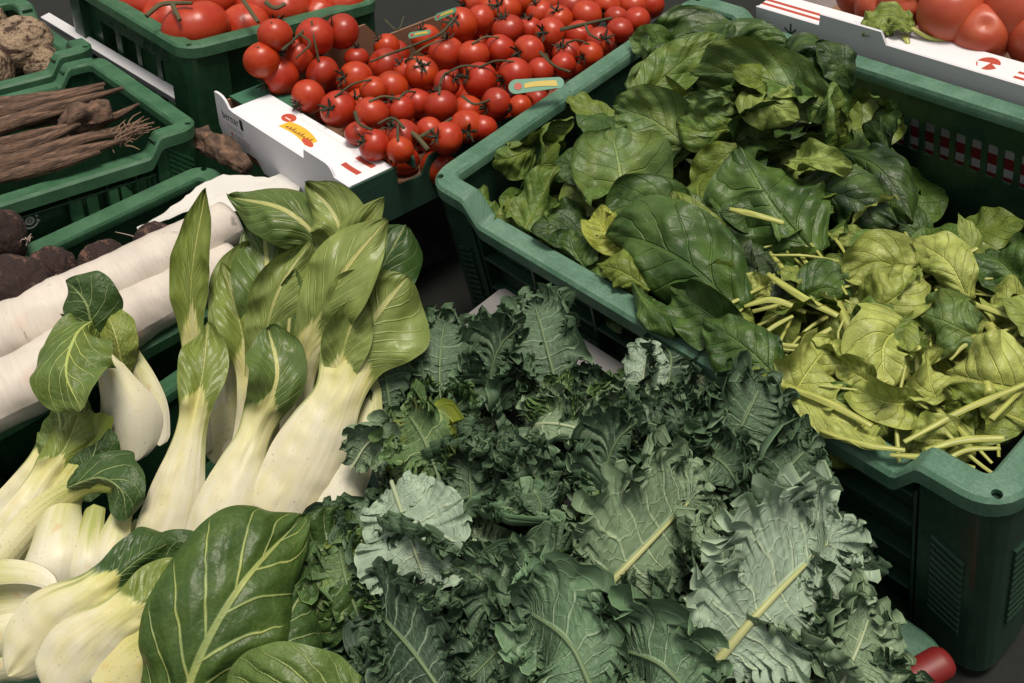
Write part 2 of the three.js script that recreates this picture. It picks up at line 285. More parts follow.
  mesh('right_tab', planarUV(new THREE.ExtrudeGeometry((() => { const s = new THREE.Shape(); s.moveTo(0, 0); s.lineTo(0.026, 0); s.lineTo(0.026, 0.008); s.quadraticCurveTo(0.026, 0.014, 0.02, 0.014); s.lineTo(0.006, 0.014); s.quadraticCurveTo(0, 0.014, 0, 0.008); return s; })(), { depth: 0.003, bevelEnabled: false }).translate(L - 0.012, H * 0.95, -0.075), 3), C_GREEN, g);
  mesh('back_wall', planarUV(flat(0.004, L - 0.004, 0, H, -D - 0.003, -D), 3), C_BROWN, g);
  mesh('floor', planarUV(flat(0.004, L - 0.004, 0.0, 0.003, -D + 0.001, -0.004), 3), C_BROWN, g);
}
{ // trays of plum-shaped tomatoes behind the spinach
  const L = 0.62, D = 0.3;
  const flat = (x0, x1, y0, y1, z0, z1) => new THREE.BoxGeometry(x1 - x0, y1 - y0, z1 - z0).translate((x0 + x1) / 2, (y0 + y1) / 2, (z0 + z1) / 2);
  const front = (H, stripes) => printed(2048, 256, L, H, (c, w, h) => {
    c.fillStyle = stripes ? '#efeef0' : '#c9c8cd'; c.fillRect(0, 0, w, h);
    if (stripes) { c.fillStyle = '#a83a36'; c.fillRect(0, 24, w, 26); c.fillRect(0, 70, w, 26); c.fillStyle = '#7fae8c'; c.fillRect(0, 112, w, 50); c.fillStyle = '#16201b'; c.fillRect(0, 164, w, 8); }
    else for (const x of [150, 1140]) { c.fillStyle = '#8f2f26'; c.beginPath(); c.ellipse(x, 120, 36, 44, 0, 0, 7); c.fill(); c.fillStyle = '#c9c8cd'; c.beginPath(); c.ellipse(x + 14, 116, 22, 30, -0.5, 0, 7); c.fill(); c.fillStyle = '#8f2f26'; c.beginPath(); c.ellipse(x + 52, 150, 18, 12, 0.6, 0, 7); c.fill(); c.strokeStyle = '#3c5a3c'; c.lineWidth = 8; c.beginPath(); c.moveTo(x, 80); c.lineTo(x + 4, 30); c.moveTo(x + 2, 76); c.lineTo(x + 26, 50); c.moveTo(x, 76); c.lineTo(x - 26, 56); c.stroke(); }
  });
  for (const [y0, H, st] of [[0.005, 0.133, true], [0.14, 0.075, false]]) {
    const g = thing('tomato_tray', st ? 'lower striped cardboard tray behind the spinach crate, under the white tray' : 'white cardboard tray with red stripes holding plum-shaped tomatoes', 'tray', [0.075, y0, -0.432]);
    const s = new THREE.Shape(); s.moveTo(0, 0); s.lineTo(L, 0); s.lineTo(L, H); if (!st) { s.lineTo(0.163, H); s.lineTo(0.157, H + 0.014); s.lineTo(0.085, H + 0.014); s.lineTo(0.083, H); } s.lineTo(0, H); s.closePath();
    mesh('front_wall', new THREE.ExtrudeGeometry(s, { depth: 0.003, bevelEnabled: false }).translate(0, 0, -0.003), card(lin(1, 1, 1), { map: front(H, st) }), g);
    if (!st) {
      const tp = canvasTex(2048, 128, (c, w, h) => {
        c.fillStyle = '#d9d7da'; c.fillRect(0, 0, w, h); c.fillStyle = redInk;
        for (const y of [58, 92]) { c.fillRect(0, y, 330, 17); c.fillRect(960, y, 1088, 15); }
        c.beginPath(); c.ellipse(862, 66, 36, 44, 0, 0, 7); c.fill(); c.fillStyle = '#d9d7da'; c.beginPath(); c.moveTo(826, 66); c.lineTo(866, 58); c.lineTo(858, 110); c.lineTo(846, 110); c.fill(); c.beginPath(); c.moveTo(872, 62); c.lineTo(898, 56); c.lineTo(898, 84); c.fill();
        c.strokeStyle = '#b9bac4'; c.lineWidth = 4; squiggle(c, 360, 48, 14, 16); squiggle(c, 1000, 40, 20, 16);
      });
      mesh('printed_top', flat(0.001, L - 0.001, H - 0.0035, H - 0.0006, -0.036, -0.0035), card(lin(1, 1, 1), { map: tp }), g);
    }
    mesh('side_wall', planarUV(flat(0, 0.003, 0, H - 0.004, -D, -0.0035), 3), C_WHITE, g); mesh('side_wall', planarUV(flat(L - 0.003, L, 0, H - 0.004, -D, -0.0035), 3), C_WHITE, g);
    mesh('back_wall', planarUV(flat(0.003, L - 0.003, 0, H, -D - 0.003, -D), 3), C_WHITE, g); mesh('floor', planarUV(flat(0.0035, L - 0.0035, 0, 0.003, -D + 0.001, -0.0035), 3), C_BROWN, g);
  }
}
// ---------- leaf surfaces ----------
const CAMW = [0.695, 0.577, 0.429], UPW = [0, 1, 0];
function interp(a, t) {   // smooth 1-d interpolation through evenly spaced values
  if (!Array.isArray(a)) return a; const n = a.length - 1, x = clamp(t) * n, i = Math.min(n - 1, Math.floor(x)), f = x - i;
  const p0 = a[Math.max(0, i - 1)], p1 = a[i], p2 = a[i + 1], p3 = a[Math.min(n, i + 2)];
  return p1 + 0.5 * f * (p2 - p0 + f * (2 * p0 - 5 * p1 + 4 * p2 - p3 + f * (3 * (p1 - p2) + p3 - p0)));
}
function frames(path, up, n) {   // points and T, N, B along a curve; up may be one vector or a list
  const c = new THREE.CatmullRomCurve3(path.map(V), false, 'centripetal'), out = [];
  const ups = Array.isArray(up[0]) ? up : [up];
  for (let i = 0; i <= n; i++) {
    const t = i / n, P = c.getPointAt(t), T = c.getTangentAt(t);
    const x = t * (ups.length - 1), k = Math.min(ups.length - 1, Math.floor(x)), k2 = Math.min(ups.length - 1, k + 1);
    const N = V(ups[k]).lerp(V(ups[k2]), x - k); N.addScaledVector(T, -N.dot(T)).normalize();
    out.push({ P, T, N, B: new THREE.Vector3().crossVectors(T, N) });
  }
  out.len = c.getLength(); return out;
}
// a ribbon-shaped leaf or stalk. o: path, up, w (half widths), cup, cupR, roll, th (thickness), tip, base (rounded ends), blister, wave, nu, nv, t0, t1, colour(u, v)
function ribbon(o) {
  const { nu = 44, nv = 24, tip = 0.12, base = 0, blister = 0, bf = 60, wave = 0, wf = 5, twist = 0, sd = 0, th = 0, serr = 0, fold = 0, ff = 14, sink = 0, quilt = 0 } = o;
  const t0 = o.t0 ?? 0, t1 = o.t1 ?? 1, F = frames(o.path, o.up || UPW, 120), L = F.len * (t1 - t0);
  const at = (t) => F[Math.round(clamp(t) * 120)], P = [], Nn = [], uv = [], col = [];
  const rows = [];
  for (let i = 0; i <= nu; i++) {
    const u = i / nu, t = lerp(t0, t1, u), x = t * 120, k = Math.min(119, Math.floor(x)), f = x - k, A = F[k], B_ = F[k + 1];
    const c = A.P.clone().lerp(B_.P, f), N0 = A.N.clone().lerp(B_.N, f).normalize(), T0 = A.T.clone().lerp(B_.T, f).normalize(), B0 = new THREE.Vector3().crossVectors(T0, N0);
    const tw = interp(twist, u), N = N0.clone().multiplyScalar(Math.cos(tw)).addScaledVector(B0, Math.sin(tw)), B = new THREE.Vector3().crossVectors(T0, N);
    let w = interp(o.w, u); if (u > 1 - tip) w *= Math.sqrt(Math.max(0, 1 - ((u - 1 + tip) / tip) ** 2)); if (u < base) w *= Math.sqrt(Math.max(0, 1 - ((base - u) / base) ** 2));
    w = Math.max(w, 1e-5);
    const cR = interp(o.cup ?? 0, u), cL = interp(o.cupL ?? o.cup ?? 0, u), roll = interp(o.roll ?? 0, u), rollL = interp(o.rollL ?? o.roll ?? 0, u), thk = interp(th, u);
    const row = new Array(nv + 1), mid = nv / 2;
    for (const s of [1, -1]) {   // integrate the cross-section outward from the midrib
      let px = 0, pn = 0; const cc = s > 0 ? cR : cL, rl = s > 0 ? roll : rollL;
      for (let j = 0; j <= mid; j++) {
        const v = j / mid, vm = (j - 0.5) / mid;
        if (j) { const a = cc * vm + rl * vm ** 4; px += Math.cos(a) * w / mid; pn += Math.sin(a) * w / mid; }
        const wl = w * v, sx = u * L;
        let h = 0; if (blister) h += blister * (nz(sx * bf + sd, s * wl * bf, sd) + 0.5 * nz(sx * bf * 2.2, s * wl * bf * 2.2, sd + 3)) * smooth(0, 0.25, v);
        if (fold) h += fold * (nz(sx * ff + sd * 1.3, s * wl * ff + 3, sd + 6) * 1.5 - 0.8 * Math.abs(nz(sx * ff * 1.7 + sd, s * wl * ff * 1.7, sd + 9))) * smooth(0.02, 0.5, v) * (th ? smooth(0.4, 0.65, u) : 1);
        if (quilt && u > (o.vein.t0 || 0)) { const y0 = o.vein.t0 || 0, q = veinPhase(v, s, (u - y0) / (1 - y0), o.vein); h += quilt * (Math.pow(Math.abs(2 * (q - Math.floor(q)) - 1), 0.7) * smooth(1, 0.7, v) * smooth(0.02, 0.3, v) + 0.35 * smooth(0, 0.12, v)) * (y0 ? smooth(y0, y0 + 0.15, u) : 1); }
        if (wave) h += wave * v * v * (Math.sin(u * wf * 6.28 + s * 1.3 + sd) + 0.5 * Math.sin(u * wf * 13.7 + s * 2.1 + sd * 2)) * (th ? smooth(0.45, 0.7, u) : smooth(0, 0.15, u));
        const se = serr ? 1 + serr * v * v * (Math.sin(u * 61 + sd) + Math.sin(u * 97 + s)) : 1;
        row[mid + s * j] = { p: c.clone().addScaledVector(B, s * px * se).addScaledVector(N, pn + h - sink), n: N, v: s * v, h: thk * Math.sqrt(Math.max(0, 1 - v * v)) };
      }
    }
    rows.push(row);
  }
  const sheets = th ? [0, -1] : [0], W1 = nv + 1, idx = [];
  for (const sgn of sheets) rows.forEach((row, i) => row.forEach((q) => {
    const p = q.p.clone(); if (o.keep) o.keep(p); if (sgn) p.addScaledVector(q.n, -q.h - 0.0003); P.push(p.x, p.y, p.z); uv.push(q.v * 0.5 + 0.5, o.vmap ? o.vmap(i / nu) : i / nu);
    const cl = o.colour ? o.colour(i / nu, q.v, p) : [1, 1, 1]; col.push(cl[0], cl[1], cl[2]);
  }));
  sheets.forEach((sgn, s) => { const o0 = s * W1 * (nu + 1); for (let i = 0; i < nu; i++) for (let j = 0; j < nv; j++) { const a = o0 + i * W1 + j, b = a + W1; s ? idx.push(a, b, a + 1, a + 1, b, b + 1) : idx.push(a, a + 1, b, a + 1, b + 1, b); } });
  if (th) { const o1 = W1 * (nu + 1); for (let i = 0; i < nu; i++) { for (const j of [0, nv]) { const a = i * W1 + j, b = a + W1; idx.push(a, b, a + o1, b, b + o1, a + o1); } } for (const i of [0, nu]) for (let j = 0; j < nv; j++) { const a = i * W1 + j; idx.push(a, a + 1, a + o1, a + 1, a + 1 + o1, a + o1); } }
  const g = new THREE.BufferGeometry(); g.setAttribute('position', new THREE.Float32BufferAttribute(P, 3)); g.setAttribute('uv', new THREE.Float32BufferAttribute(uv, 2)); g.setAttribute('color', new THREE.Float32BufferAttribute(col, 3)); g.setIndex(idx); g.computeVertexNormals(); return g;
}
// a frilled kale leaf: fans of lamina from the midrib out to a margin that is far longer than the leaf is wide
function frilled(o) {
  const { path, up = UPW, w = 0.05, A1 = 0.007, A2 = 0.0085, lam = 0.0095, lam1 = 0.055, sd = 0, lobes = 7, lobe = 0.28, cup = 0.4, curl = 1.5 } = o;
  const F = frames(path, up, 120), L = F.len, r0 = Math.max(0.5, 1 - 0.021 / w), band = (t) => r0 + (1 - r0) * t, rs = [0, r0 * 0.5, r0, band(0.24), band(0.46), band(0.66), band(0.82), band(0.93), 1], nr = rs.length;
  const P = [], uv = [], col = [], idx = [];
  const flat = (s, r) => {
    const ph = s * Math.PI * 0.93, um = 0.53 + 0.47 * Math.cos(ph), lb = 1 - lobe * Math.pow(0.5 + 0.5 * Math.cos(lobes * ph + sd), 2) * smooth(0.03, 0.3, Math.abs(s)), wide = Math.sin(ph) * (0.62 + 0.38 * um);
    const ua = um * 0.86, x = lerp(ua, um * (1 + 0.04 * Math.sin(ph * 9 + sd)), r * (0.7 + 0.3 * lb)) * L, y = w * wide * r * lb; return [x, y];
  };
  const arc = [0], SN = 600; for (let i = 1, p = flat(-1, 1); i <= SN; i++) { const q = flat(i / SN * 2 - 1, 1); arc.push(arc[i - 1] + Math.hypot(q[0] - p[0], q[1] - p[1])); p = q; }
  const total = arc[SN], ns = Math.min(1150, Math.round(total / lam * 13)), bySt = (d) => { let a = 0, b = SN; while (b - a > 1) { const m = (a + b) >> 1; arc[m] < d ? a = m : b = m; } return (a + (d - arc[a]) / (arc[b] - arc[a] || 1)) / SN * 2 - 1; };
  for (let i = 0; i <= ns; i++) {
    const al = i / ns * total, s = bySt(al), e = 1e-3;
    const m1 = flat(s - e, 1), m2 = flat(s + e, 1), tx = m2[0] - m1[0], ty = m2[1] - m1[1], tl = Math.hypot(tx, ty) || 1, T2 = [tx / tl, ty / tl], O2 = [-T2[1], T2[0]];
    const so = flat(s, 1), si = flat(s, 0.5), s5 = flat(s, r0), sg = (so[0] - si[0]) * O2[0] + (so[1] - si[1]) * O2[1] > 0 ? 1 : -1;
    const ph1 = al / lam1 * 6.2832 + 3.2 * nz(al * 16, sd) + sd, ph2 = al / lam * 6.2832 + 1.1 * Math.sin(ph1) + 3.5 * nz(al * 30, sd + 4), ph3 = al / lam * 1.9 * 6.2832 + 1.5 * Math.sin(ph2), am = 0.75 + 0.6 * nz(s * 7, sd + 8);
    for (let j = 0; j < nr; j++) {
      const r = rs[j], b = smooth(0.0, 0.12, 1 - Math.abs(s)), tt = clamp((r - r0) / (1 - r0)), f = flat(s, Math.min(r, r0));
      const a1 = A1 * am * Math.pow(clamp((r - 0.3) / 0.7), 1.4) * b, a2 = A2 * Math.pow(clamp((r - r0 + 0.1) / (1.1 - r0)), 1.0) * b * (0.85 + 0.5 * nz(s * 21, sd)), a3 = A2 * 0.42 * Math.pow(clamp((tt - 0.4) / 0.6), 1.2) * b;
      const aE = clamp(curl * (0.95 + 0.3 * Math.sin(ph1 * 0.9 + 1) + 0.5 * nz(s * 6, sd + 12)), 0.3, 1.65) * b + 0.02, lb = Math.hypot(so[0] - s5[0], so[1] - s5[1]) * 1.25;
      const ow = sg * lb * Math.sin(aE * tt) / aE, hh = lb * (1 - Math.cos(aE * tt)) / aE, ca = Math.cos(aE * tt), sa = Math.sin(aE * tt);
      const d = a2 * Math.sin(ph2) + a3 * Math.sin(ph3), sh = a1 * 0.5 * Math.sin(2 * ph1) - a2 * 0.42 * Math.sin(2 * ph2) - a3 * 0.5 * Math.sin(2 * ph3), ot = ow - sg * sa * d + sg * (a3 * Math.cos(ph3) * 0.6 - a2 * 0.5 * Math.cos(ph2) ** 2 + a2 * 0.35 * Math.sin(ph2));
      const x = f[0] + T2[0] * sh + O2[0] * ot, y = f[1] + T2[1] * sh + O2[1] * ot;
      let h = a1 * Math.sin(ph1) + hh + ca * d + 0.003 * nz(f[0] * 50, f[1] * 50, sd) * smooth(0, 0.3, r);
      const t = x / L, k = Math.min(119, Math.max(0, Math.floor(t * 120))), fr = F[k], over = (t - k / 120) * L;
      const cu = cup / w, ya = Math.abs(cu) < 1e-3 ? y : Math.sin(cu * y) / cu, yn = Math.abs(cu) < 1e-3 ? 0 : (1 - Math.cos(cu * y)) / cu;
      const yd = Math.cos(cu * y), ys = Math.sin(cu * y);
      const p = fr.P.clone().addScaledVector(fr.T, over).addScaledVector(fr.B, ya - ys * h).addScaledVector(fr.N, yn + yd * h);
      P.push(p.x, p.y, p.z); uv.push(s * 0.5 + 0.5, r); const c = o.colour ? o.colour(s, r, ph1) : [1, 1, 1]; col.push(...c);
    }
  }
  for (let i = 0; i < ns; i++) for (let j = 0; j < nr - 1; j++) { const a = i * nr + j, b = a + nr; idx.push(a, b, a + 1, b, b + 1, a + 1); }
  const g = new THREE.BufferGeometry(); g.setAttribute('position', new THREE.Float32BufferAttribute(P, 3)); g.setAttribute('uv', new THREE.Float32BufferAttribute(uv, 2)); g.setAttribute('color', new THREE.Float32BufferAttribute(col, 3)); g.setIndex(idx); g.computeVertexNormals(); return g;
}
function tube(path, r0, r1, n = 14, seg = 8, squash = 1, lump = 0, sd = 0) {
  const c = new THREE.CatmullRomCurve3(path.map(V), false, 'centripetal'), F = frames(path, Math.abs(c.getTangentAt(0.5).y) > 0.9 ? [1, 0, 0] : UPW, n), P = [], uv = [], idx = [];
  const rad = (u) => Array.isArray(r0) ? interp(r0, u) : lerp(r0, r1, u);
  for (let i = 0; i <= n; i++) for (let j = 0; j <= seg; j++) {
    const a = j / seg * Math.PI * 2, u = i / n; let r = rad(u); if (lump) r *= 1 + lump * (nz(Math.cos(a) * 1.5 + sd, Math.sin(a) * 1.5, u * F.len * 40 + sd) + 0.5 * nz(Math.cos(a) * 3, Math.sin(a) * 3 + sd, u * F.len * 110));
    const p = F[i].P.clone().addScaledVector(F[i].B, Math.cos(a) * r).addScaledVector(F[i].N, Math.sin(a) * r * squash); P.push(p.x, p.y, p.z); uv.push(j / seg, u);
  }
  for (let i = 0; i < n; i++) for (let j = 0; j < seg; j++) { const a = i * (seg + 1) + j, b = a + seg + 1; idx.push(a, b, a + 1, b, b + 1, a + 1); }
  for (const [i, fl] of [[0, 1], [n, 0]]) { const k = P.length / 3; P.push(F[i].P.x, F[i].P.y, F[i].P.z); uv.push(0.5, i / n); for (let j = 0; j < seg; j++) { const a = i * (seg + 1) + j; fl ? idx.push(k, a, a + 1) : idx.push(k, a + 1, a); } }
  const g = new THREE.BufferGeometry(); g.setAttribute('position', new THREE.Float32BufferAttribute(P, 3)); g.setAttribute('uv', new THREE.Float32BufferAttribute(uv, 2)); g.setIndex(idx); g.computeVertexNormals(); return g;
}
// ---------- vein maps (uv: x across, y along) ----------
function cellEdge(x, y, sd) {   // distance to the border of irregular cells
  const xi = Math.floor(x), yi = Math.floor(y); let d1 = 9, d2 = 9;
  for (let a = -1; a <= 1; a++) for (let b = -1; b <= 1; b++) {
    const h = Math.sin((xi + a) * 127.1 + (yi + b) * 311.7 + sd) * 43758.5, k = Math.sin((xi + a) * 269.5 + (yi + b) * 183.3 + sd) * 27183.1;
    const dx = xi + a + (h - Math.floor(h)) - x, dy = yi + b + (k - Math.floor(k)) - y, d = Math.hypot(dx, dy); if (d < d1) { d2 = d1; d1 = d; } else if (d < d2) d2 = d;
  }
  return d2 - d1;
}
function veinPhase(v, s, y, o) { return (y - o.a * Math.pow(v, o.p) + 0.012 * nz(v * 6 + s * 3, y * 7, o.sd)) * o.n + (s > 0 ? 0.5 : 0) + 0.25 * nz(Math.floor((y - o.a * v) * o.n), s * 4, o.sd); }
function veins(u, y, o) {   // 0..1 strength of the vein
  const v = Math.abs(u * 2 - 1), s = u > 0.5 ? 1 : -1;
  const mid = 1 - smooth(o.mw * (1 - y * 0.75), o.mw * (1 - y * 0.75) * 1.6 + 0.006, v);
  const q = veinPhase(v, s, y, o), d = Math.abs(q - Math.floor(q) - 0.5) / o.n;
  const sw = o.sw * (1.15 - v) * (1 - 0.5 * y), sec = (1 - smooth(sw * 0.5, sw * 1.3 + 0.002, d)) * smooth(1.0, 0.85, v);
  const ter = o.tn ? (1 - smooth(0.02, 0.11, cellEdge(u * o.tn, y * o.tn * o.asp, o.sd))) * o.tk : 0;
  const ter2 = o.tn ? (1 - smooth(0.02, 0.14, cellEdge(u * o.tn * 2.3, y * o.tn * o.asp * 2.3, o.sd + 7))) * o.tk * 0.5 : 0;
  return [Math.max(mid, sec), Math.max(ter, ter2)];
}
function veinMaps(o, w = 384, h = 640) {
  const field = (u, y) => { const [a, b] = veins(u, y, o); return [a, b]; };
  const map = dataTex(w, h, (u, y) => {
    const [a, b] = field(u, y), n = fbm(u * 5, y * 8, o.sd), n2 = nz(u * 40, y * 60, o.sd) * 0.5 + nz(u * 90, y * 140, o.sd) * 0.5, k = clamp(a + b * 0.6), out = [];
    for (let c = 0; c < 3; c++) out.push(lerp(o.lam[c] * (1 + n * o.mott + n2 * 0.12), o.vein[c], k)); return out;
  }, true);
  const bump = dataTex(w, h, (u, y) => { const [a, b] = field(u, y), n = fbm(u * 14, y * 20, o.sd + 2); const k = 0.5 + o.sign * (a * 0.4 + b * 0.22) + n * o.puff; return [k, k, k]; });
  map.wrapS = map.wrapT = bump.wrapS = bump.wrapT = THREE.ClampToEdgeWrapping; return { map, bumpMap: bump };
}
const leafMat = (maps, rough, bs, extra = {}) => new THREE.MeshPhysicalMaterial({ ...maps, bumpScale: bs, roughness: rough, vertexColors: true, side: THREE.DoubleSide, specularIntensity: 0.8, ...extra });
const TOMATOES = [[-0.3169,0.2717,-0.0366,0.0211],[-0.3135,0.2448,-0.0838,0.0242],[-0.3146,0.2316,-0.121,0.0229],[-0.3159,0.2521,-0.0091,0.0219],[-0.3158,0.2319,-0.0554,0.0216],[-0.3136,0.222,-0.023,0.024],[-0.2859,0.2115,-0.0646,0.0215],[-0.2424,0.2083,-0.0838,0.0211],[-0.2443,0.2193,-0.0189,0.0206],[-0.1897,0.2183,-0.0248,0.0217],[-0.2565,0.1937,-0.1347,0.0218],[-0.1923,0.2024,-0.0996,0.0207],[-0.1401,0.2234,-0.0385,0.0195],[-0.0841,0.2261,-0.0016,0.0171],[-0.0836,0.2158,-0.0358,0.0197],[-0.1836,0.2029,-0.1391,0.0209],[-0.2181,0.1858,-0.2018,0.0228],[-0.1464,0.197,-0.1013,0.0179],[-0.1049,0.2062,-0.1057,0.0198],[-0.0556,0.1999,-0.1011,0.0192],[-0.0461,0.2092,-0.0671,0.0181],[-0.1247,0.1922,-0.1784,0.0215],[-0.0657,0.1957,-0.1535,0.0182],[-0.2471,0.1923,-0.2501,0.0234],[-0.1787,0.1896,-0.2136,0.0198],[-0.1745,0.1775,-0.2509,0.0201],[-0.1991,0.1791,-0.2877,0.0214],[-0.2549,0.1705,-0.3299,0.0224],[-0.1378,0.1787,-0.2656,0.0206],[-0.0957,0.1921,-0.2082,0.0205],[-0.1471,0.1979,-0.1469,0.0165],[-0.1819,0.2207,-0.0706,0.0162],[-0.0797,0.2034,-0.0689,0.0169],[-0.1357,0.2097,-0.0714,0.0175],[-0.2895,0.2026,-0.117,0.0158],[-0.2891,0.1949,-0.1622,0.017],[-0.2192,0.1933,-0.1405,0.0171],[-0.0435,0.1946,-0.1137,0.0154],[-0.126,0.2214,-0.0067,0.0138],[-0.0563,0.2227,-0.0148,0.0147],[-0.1554,0.1712,-0.3178,0.0207],[-0.0918,0.1788,-0.2418,0.017],[-0.1047,0.1696,-0.2969,0.0183],[-0.1752,0.1673,-0.3509,0.0194],[-0.1591,0.1613,-0.3852,0.0204],[-0.1235,0.1673,-0.3385,0.0188],[-0.0875,0.1694,-0.3375,0.0184],[-0.0722,0.1731,-0.3052,0.0163],[-0.2186,0.1611,-0.3578,0.0189],[-0.1989,0.1612,-0.3211,0.0176],[-0.0939,0.162,-0.3785,0.017],[-0.1603,0.154,-0.4223,0.0188],[-0.1425,0.1434,-0.4523,0.0189],[-0.0967,0.1582,-0.4113,0.0172],[-0.2005,0.1578,-0.3981,0.02],[-0.2935,0.1563,-0.3362,0.0205],[-0.2382,0.1519,-0.3992,0.0194],[-0.1456,0.1278,-0.4856,0.0192],[-0.1289,0.1531,-0.4079,0.0166],[-0.2692,0.1597,-0.3677,0.0195],[-0.2568,0.1765,-0.2886,0.0206],[-0.0838,0.1739,-0.2718,0.0154],[-0.0428,0.186,-0.1918,0.0146],[-0.0418,0.1923,-0.1667,0.0136],[-0.3179,0.1652,-0.3261,0.0196],[-0.1977,0.1453,-0.4338,0.0183],[-0.1768,0.1434,-0.4634,0.0183],[-0.1735,0.1259,-0.5095,0.0187]];
const TOMATOES_BELOW = [[-0.2886,0.1431,-0.2795,0.0205],[-0.2865,0.1333,-0.2127,0.0197],[-0.1264,0.1327,-0.3214,0.0195],[-0.2389,0.1524,-0.1395,0.0202],[-0.3096,0.1723,-0.029,0.0192],[-0.3024,0.1457,-0.1196,0.0194],[-0.1449,0.1856,-0.0433,0.019],[-0.1025,0.1793,-0.1364,0.0202],[-0.2029,0.1493,-0.102,0.0207],[-0.0976,0.1304,-0.2261,0.0197],[-0.1354,0.1309,-0.2607,0.0207],[-0.1695,0.1332,-0.2241,0.02],[-0.0797,0.1206,-0.29,0.0206],[-0.1132,0.1644,-0.0914,0.0186],[-0.0687,0.1685,-0.1192,0.019],[-0.1626,0.1652,-0.1324,0.0202],[-0.1713,0.118,-0.2926,0.0197],[-0.1898,0.151,-0.1777,0.0204],[-0.3051,0.1679,-0.1806,0.019],[-0.2128,0.1419,-0.2306,0.0208],[-0.0756,0.1346,-0.177,0.0185],[-0.2087,0.131,-0.2698,0.0203],[-0.1135,0.1549,-0.1967,0.0186],[-0.0909,0.1617,-0.0328,0.0188],[-0.257,0.1625,-0.1755,0.0189],[-0.2751,0.1723,-0.0897,0.0209],[-0.1656,0.155,-0.0535,0.0209],[-0.2694,0.1096,-0.3232,0.0203],[-0.1265,0.1053,-0.3499,0.0201],[-0.2002,0.1485,-0.14,0.0193],[-0.2733,0.1822,-0.0341,0.0203],[-0.2338,0.1518,-0.0621,0.0188],[-0.2277,0.1251,-0.3426,0.0189],[-0.2063,0.1729,-0.0269,0.0209],[-0.2352,0.129,-0.3032,0.0197],[-0.062,0.144,-0.2424,0.0196],[-0.2483,0.1326,-0.2607,0.0196],[-0.1269,0.1408,-0.1398,0.0187],[-0.0763,0.1296,-0.331,0.02],[-0.3022,0.1648,-0.2297,0.02],[-0.1572,0.1496,-0.0917,0.0192],[-0.3087,0.1218,-0.2485,0.0198],[-0.2977,0.1557,-0.0613,0.0185],[-0.0639,0.169,-0.0577,0.0203],[-0.3047,0.1092,-0.3075,0.0204],[-0.255,0.164,-0.2194,0.0188],[-0.3061,0.1176,-0.3521,0.0207],[-0.1655,0.1306,-0.3391,0.0188],[-0.3099,0.1859,-0.0806,0.0186],[-0.1954,0.1217,-0.3585,0.0186],[-0.2319,0.1318,-0.1854,0.0192],[-0.2825,0.144,-0.1567,0.0196],[-0.1529,0.1495,-0.181,0.0186],[-0.0871,0.1671,-0.1684,0.0188],[-0.2491,0.1282,-0.2177,0.0189],[-0.2122,0.192,-0.0645,0.0199],[-0.2394,0.1707,-0.1045,0.0186],[-0.0736,0.1016,-0.356,0.0191],[-0.137,0.1548,-0.2258,0.0206],[-0.2036,0.1107,-0.3158,0.019],[-0.0899,0.1401,-0.1347,0.0187],[-0.124,0.1569,-0.0507,0.0187]];
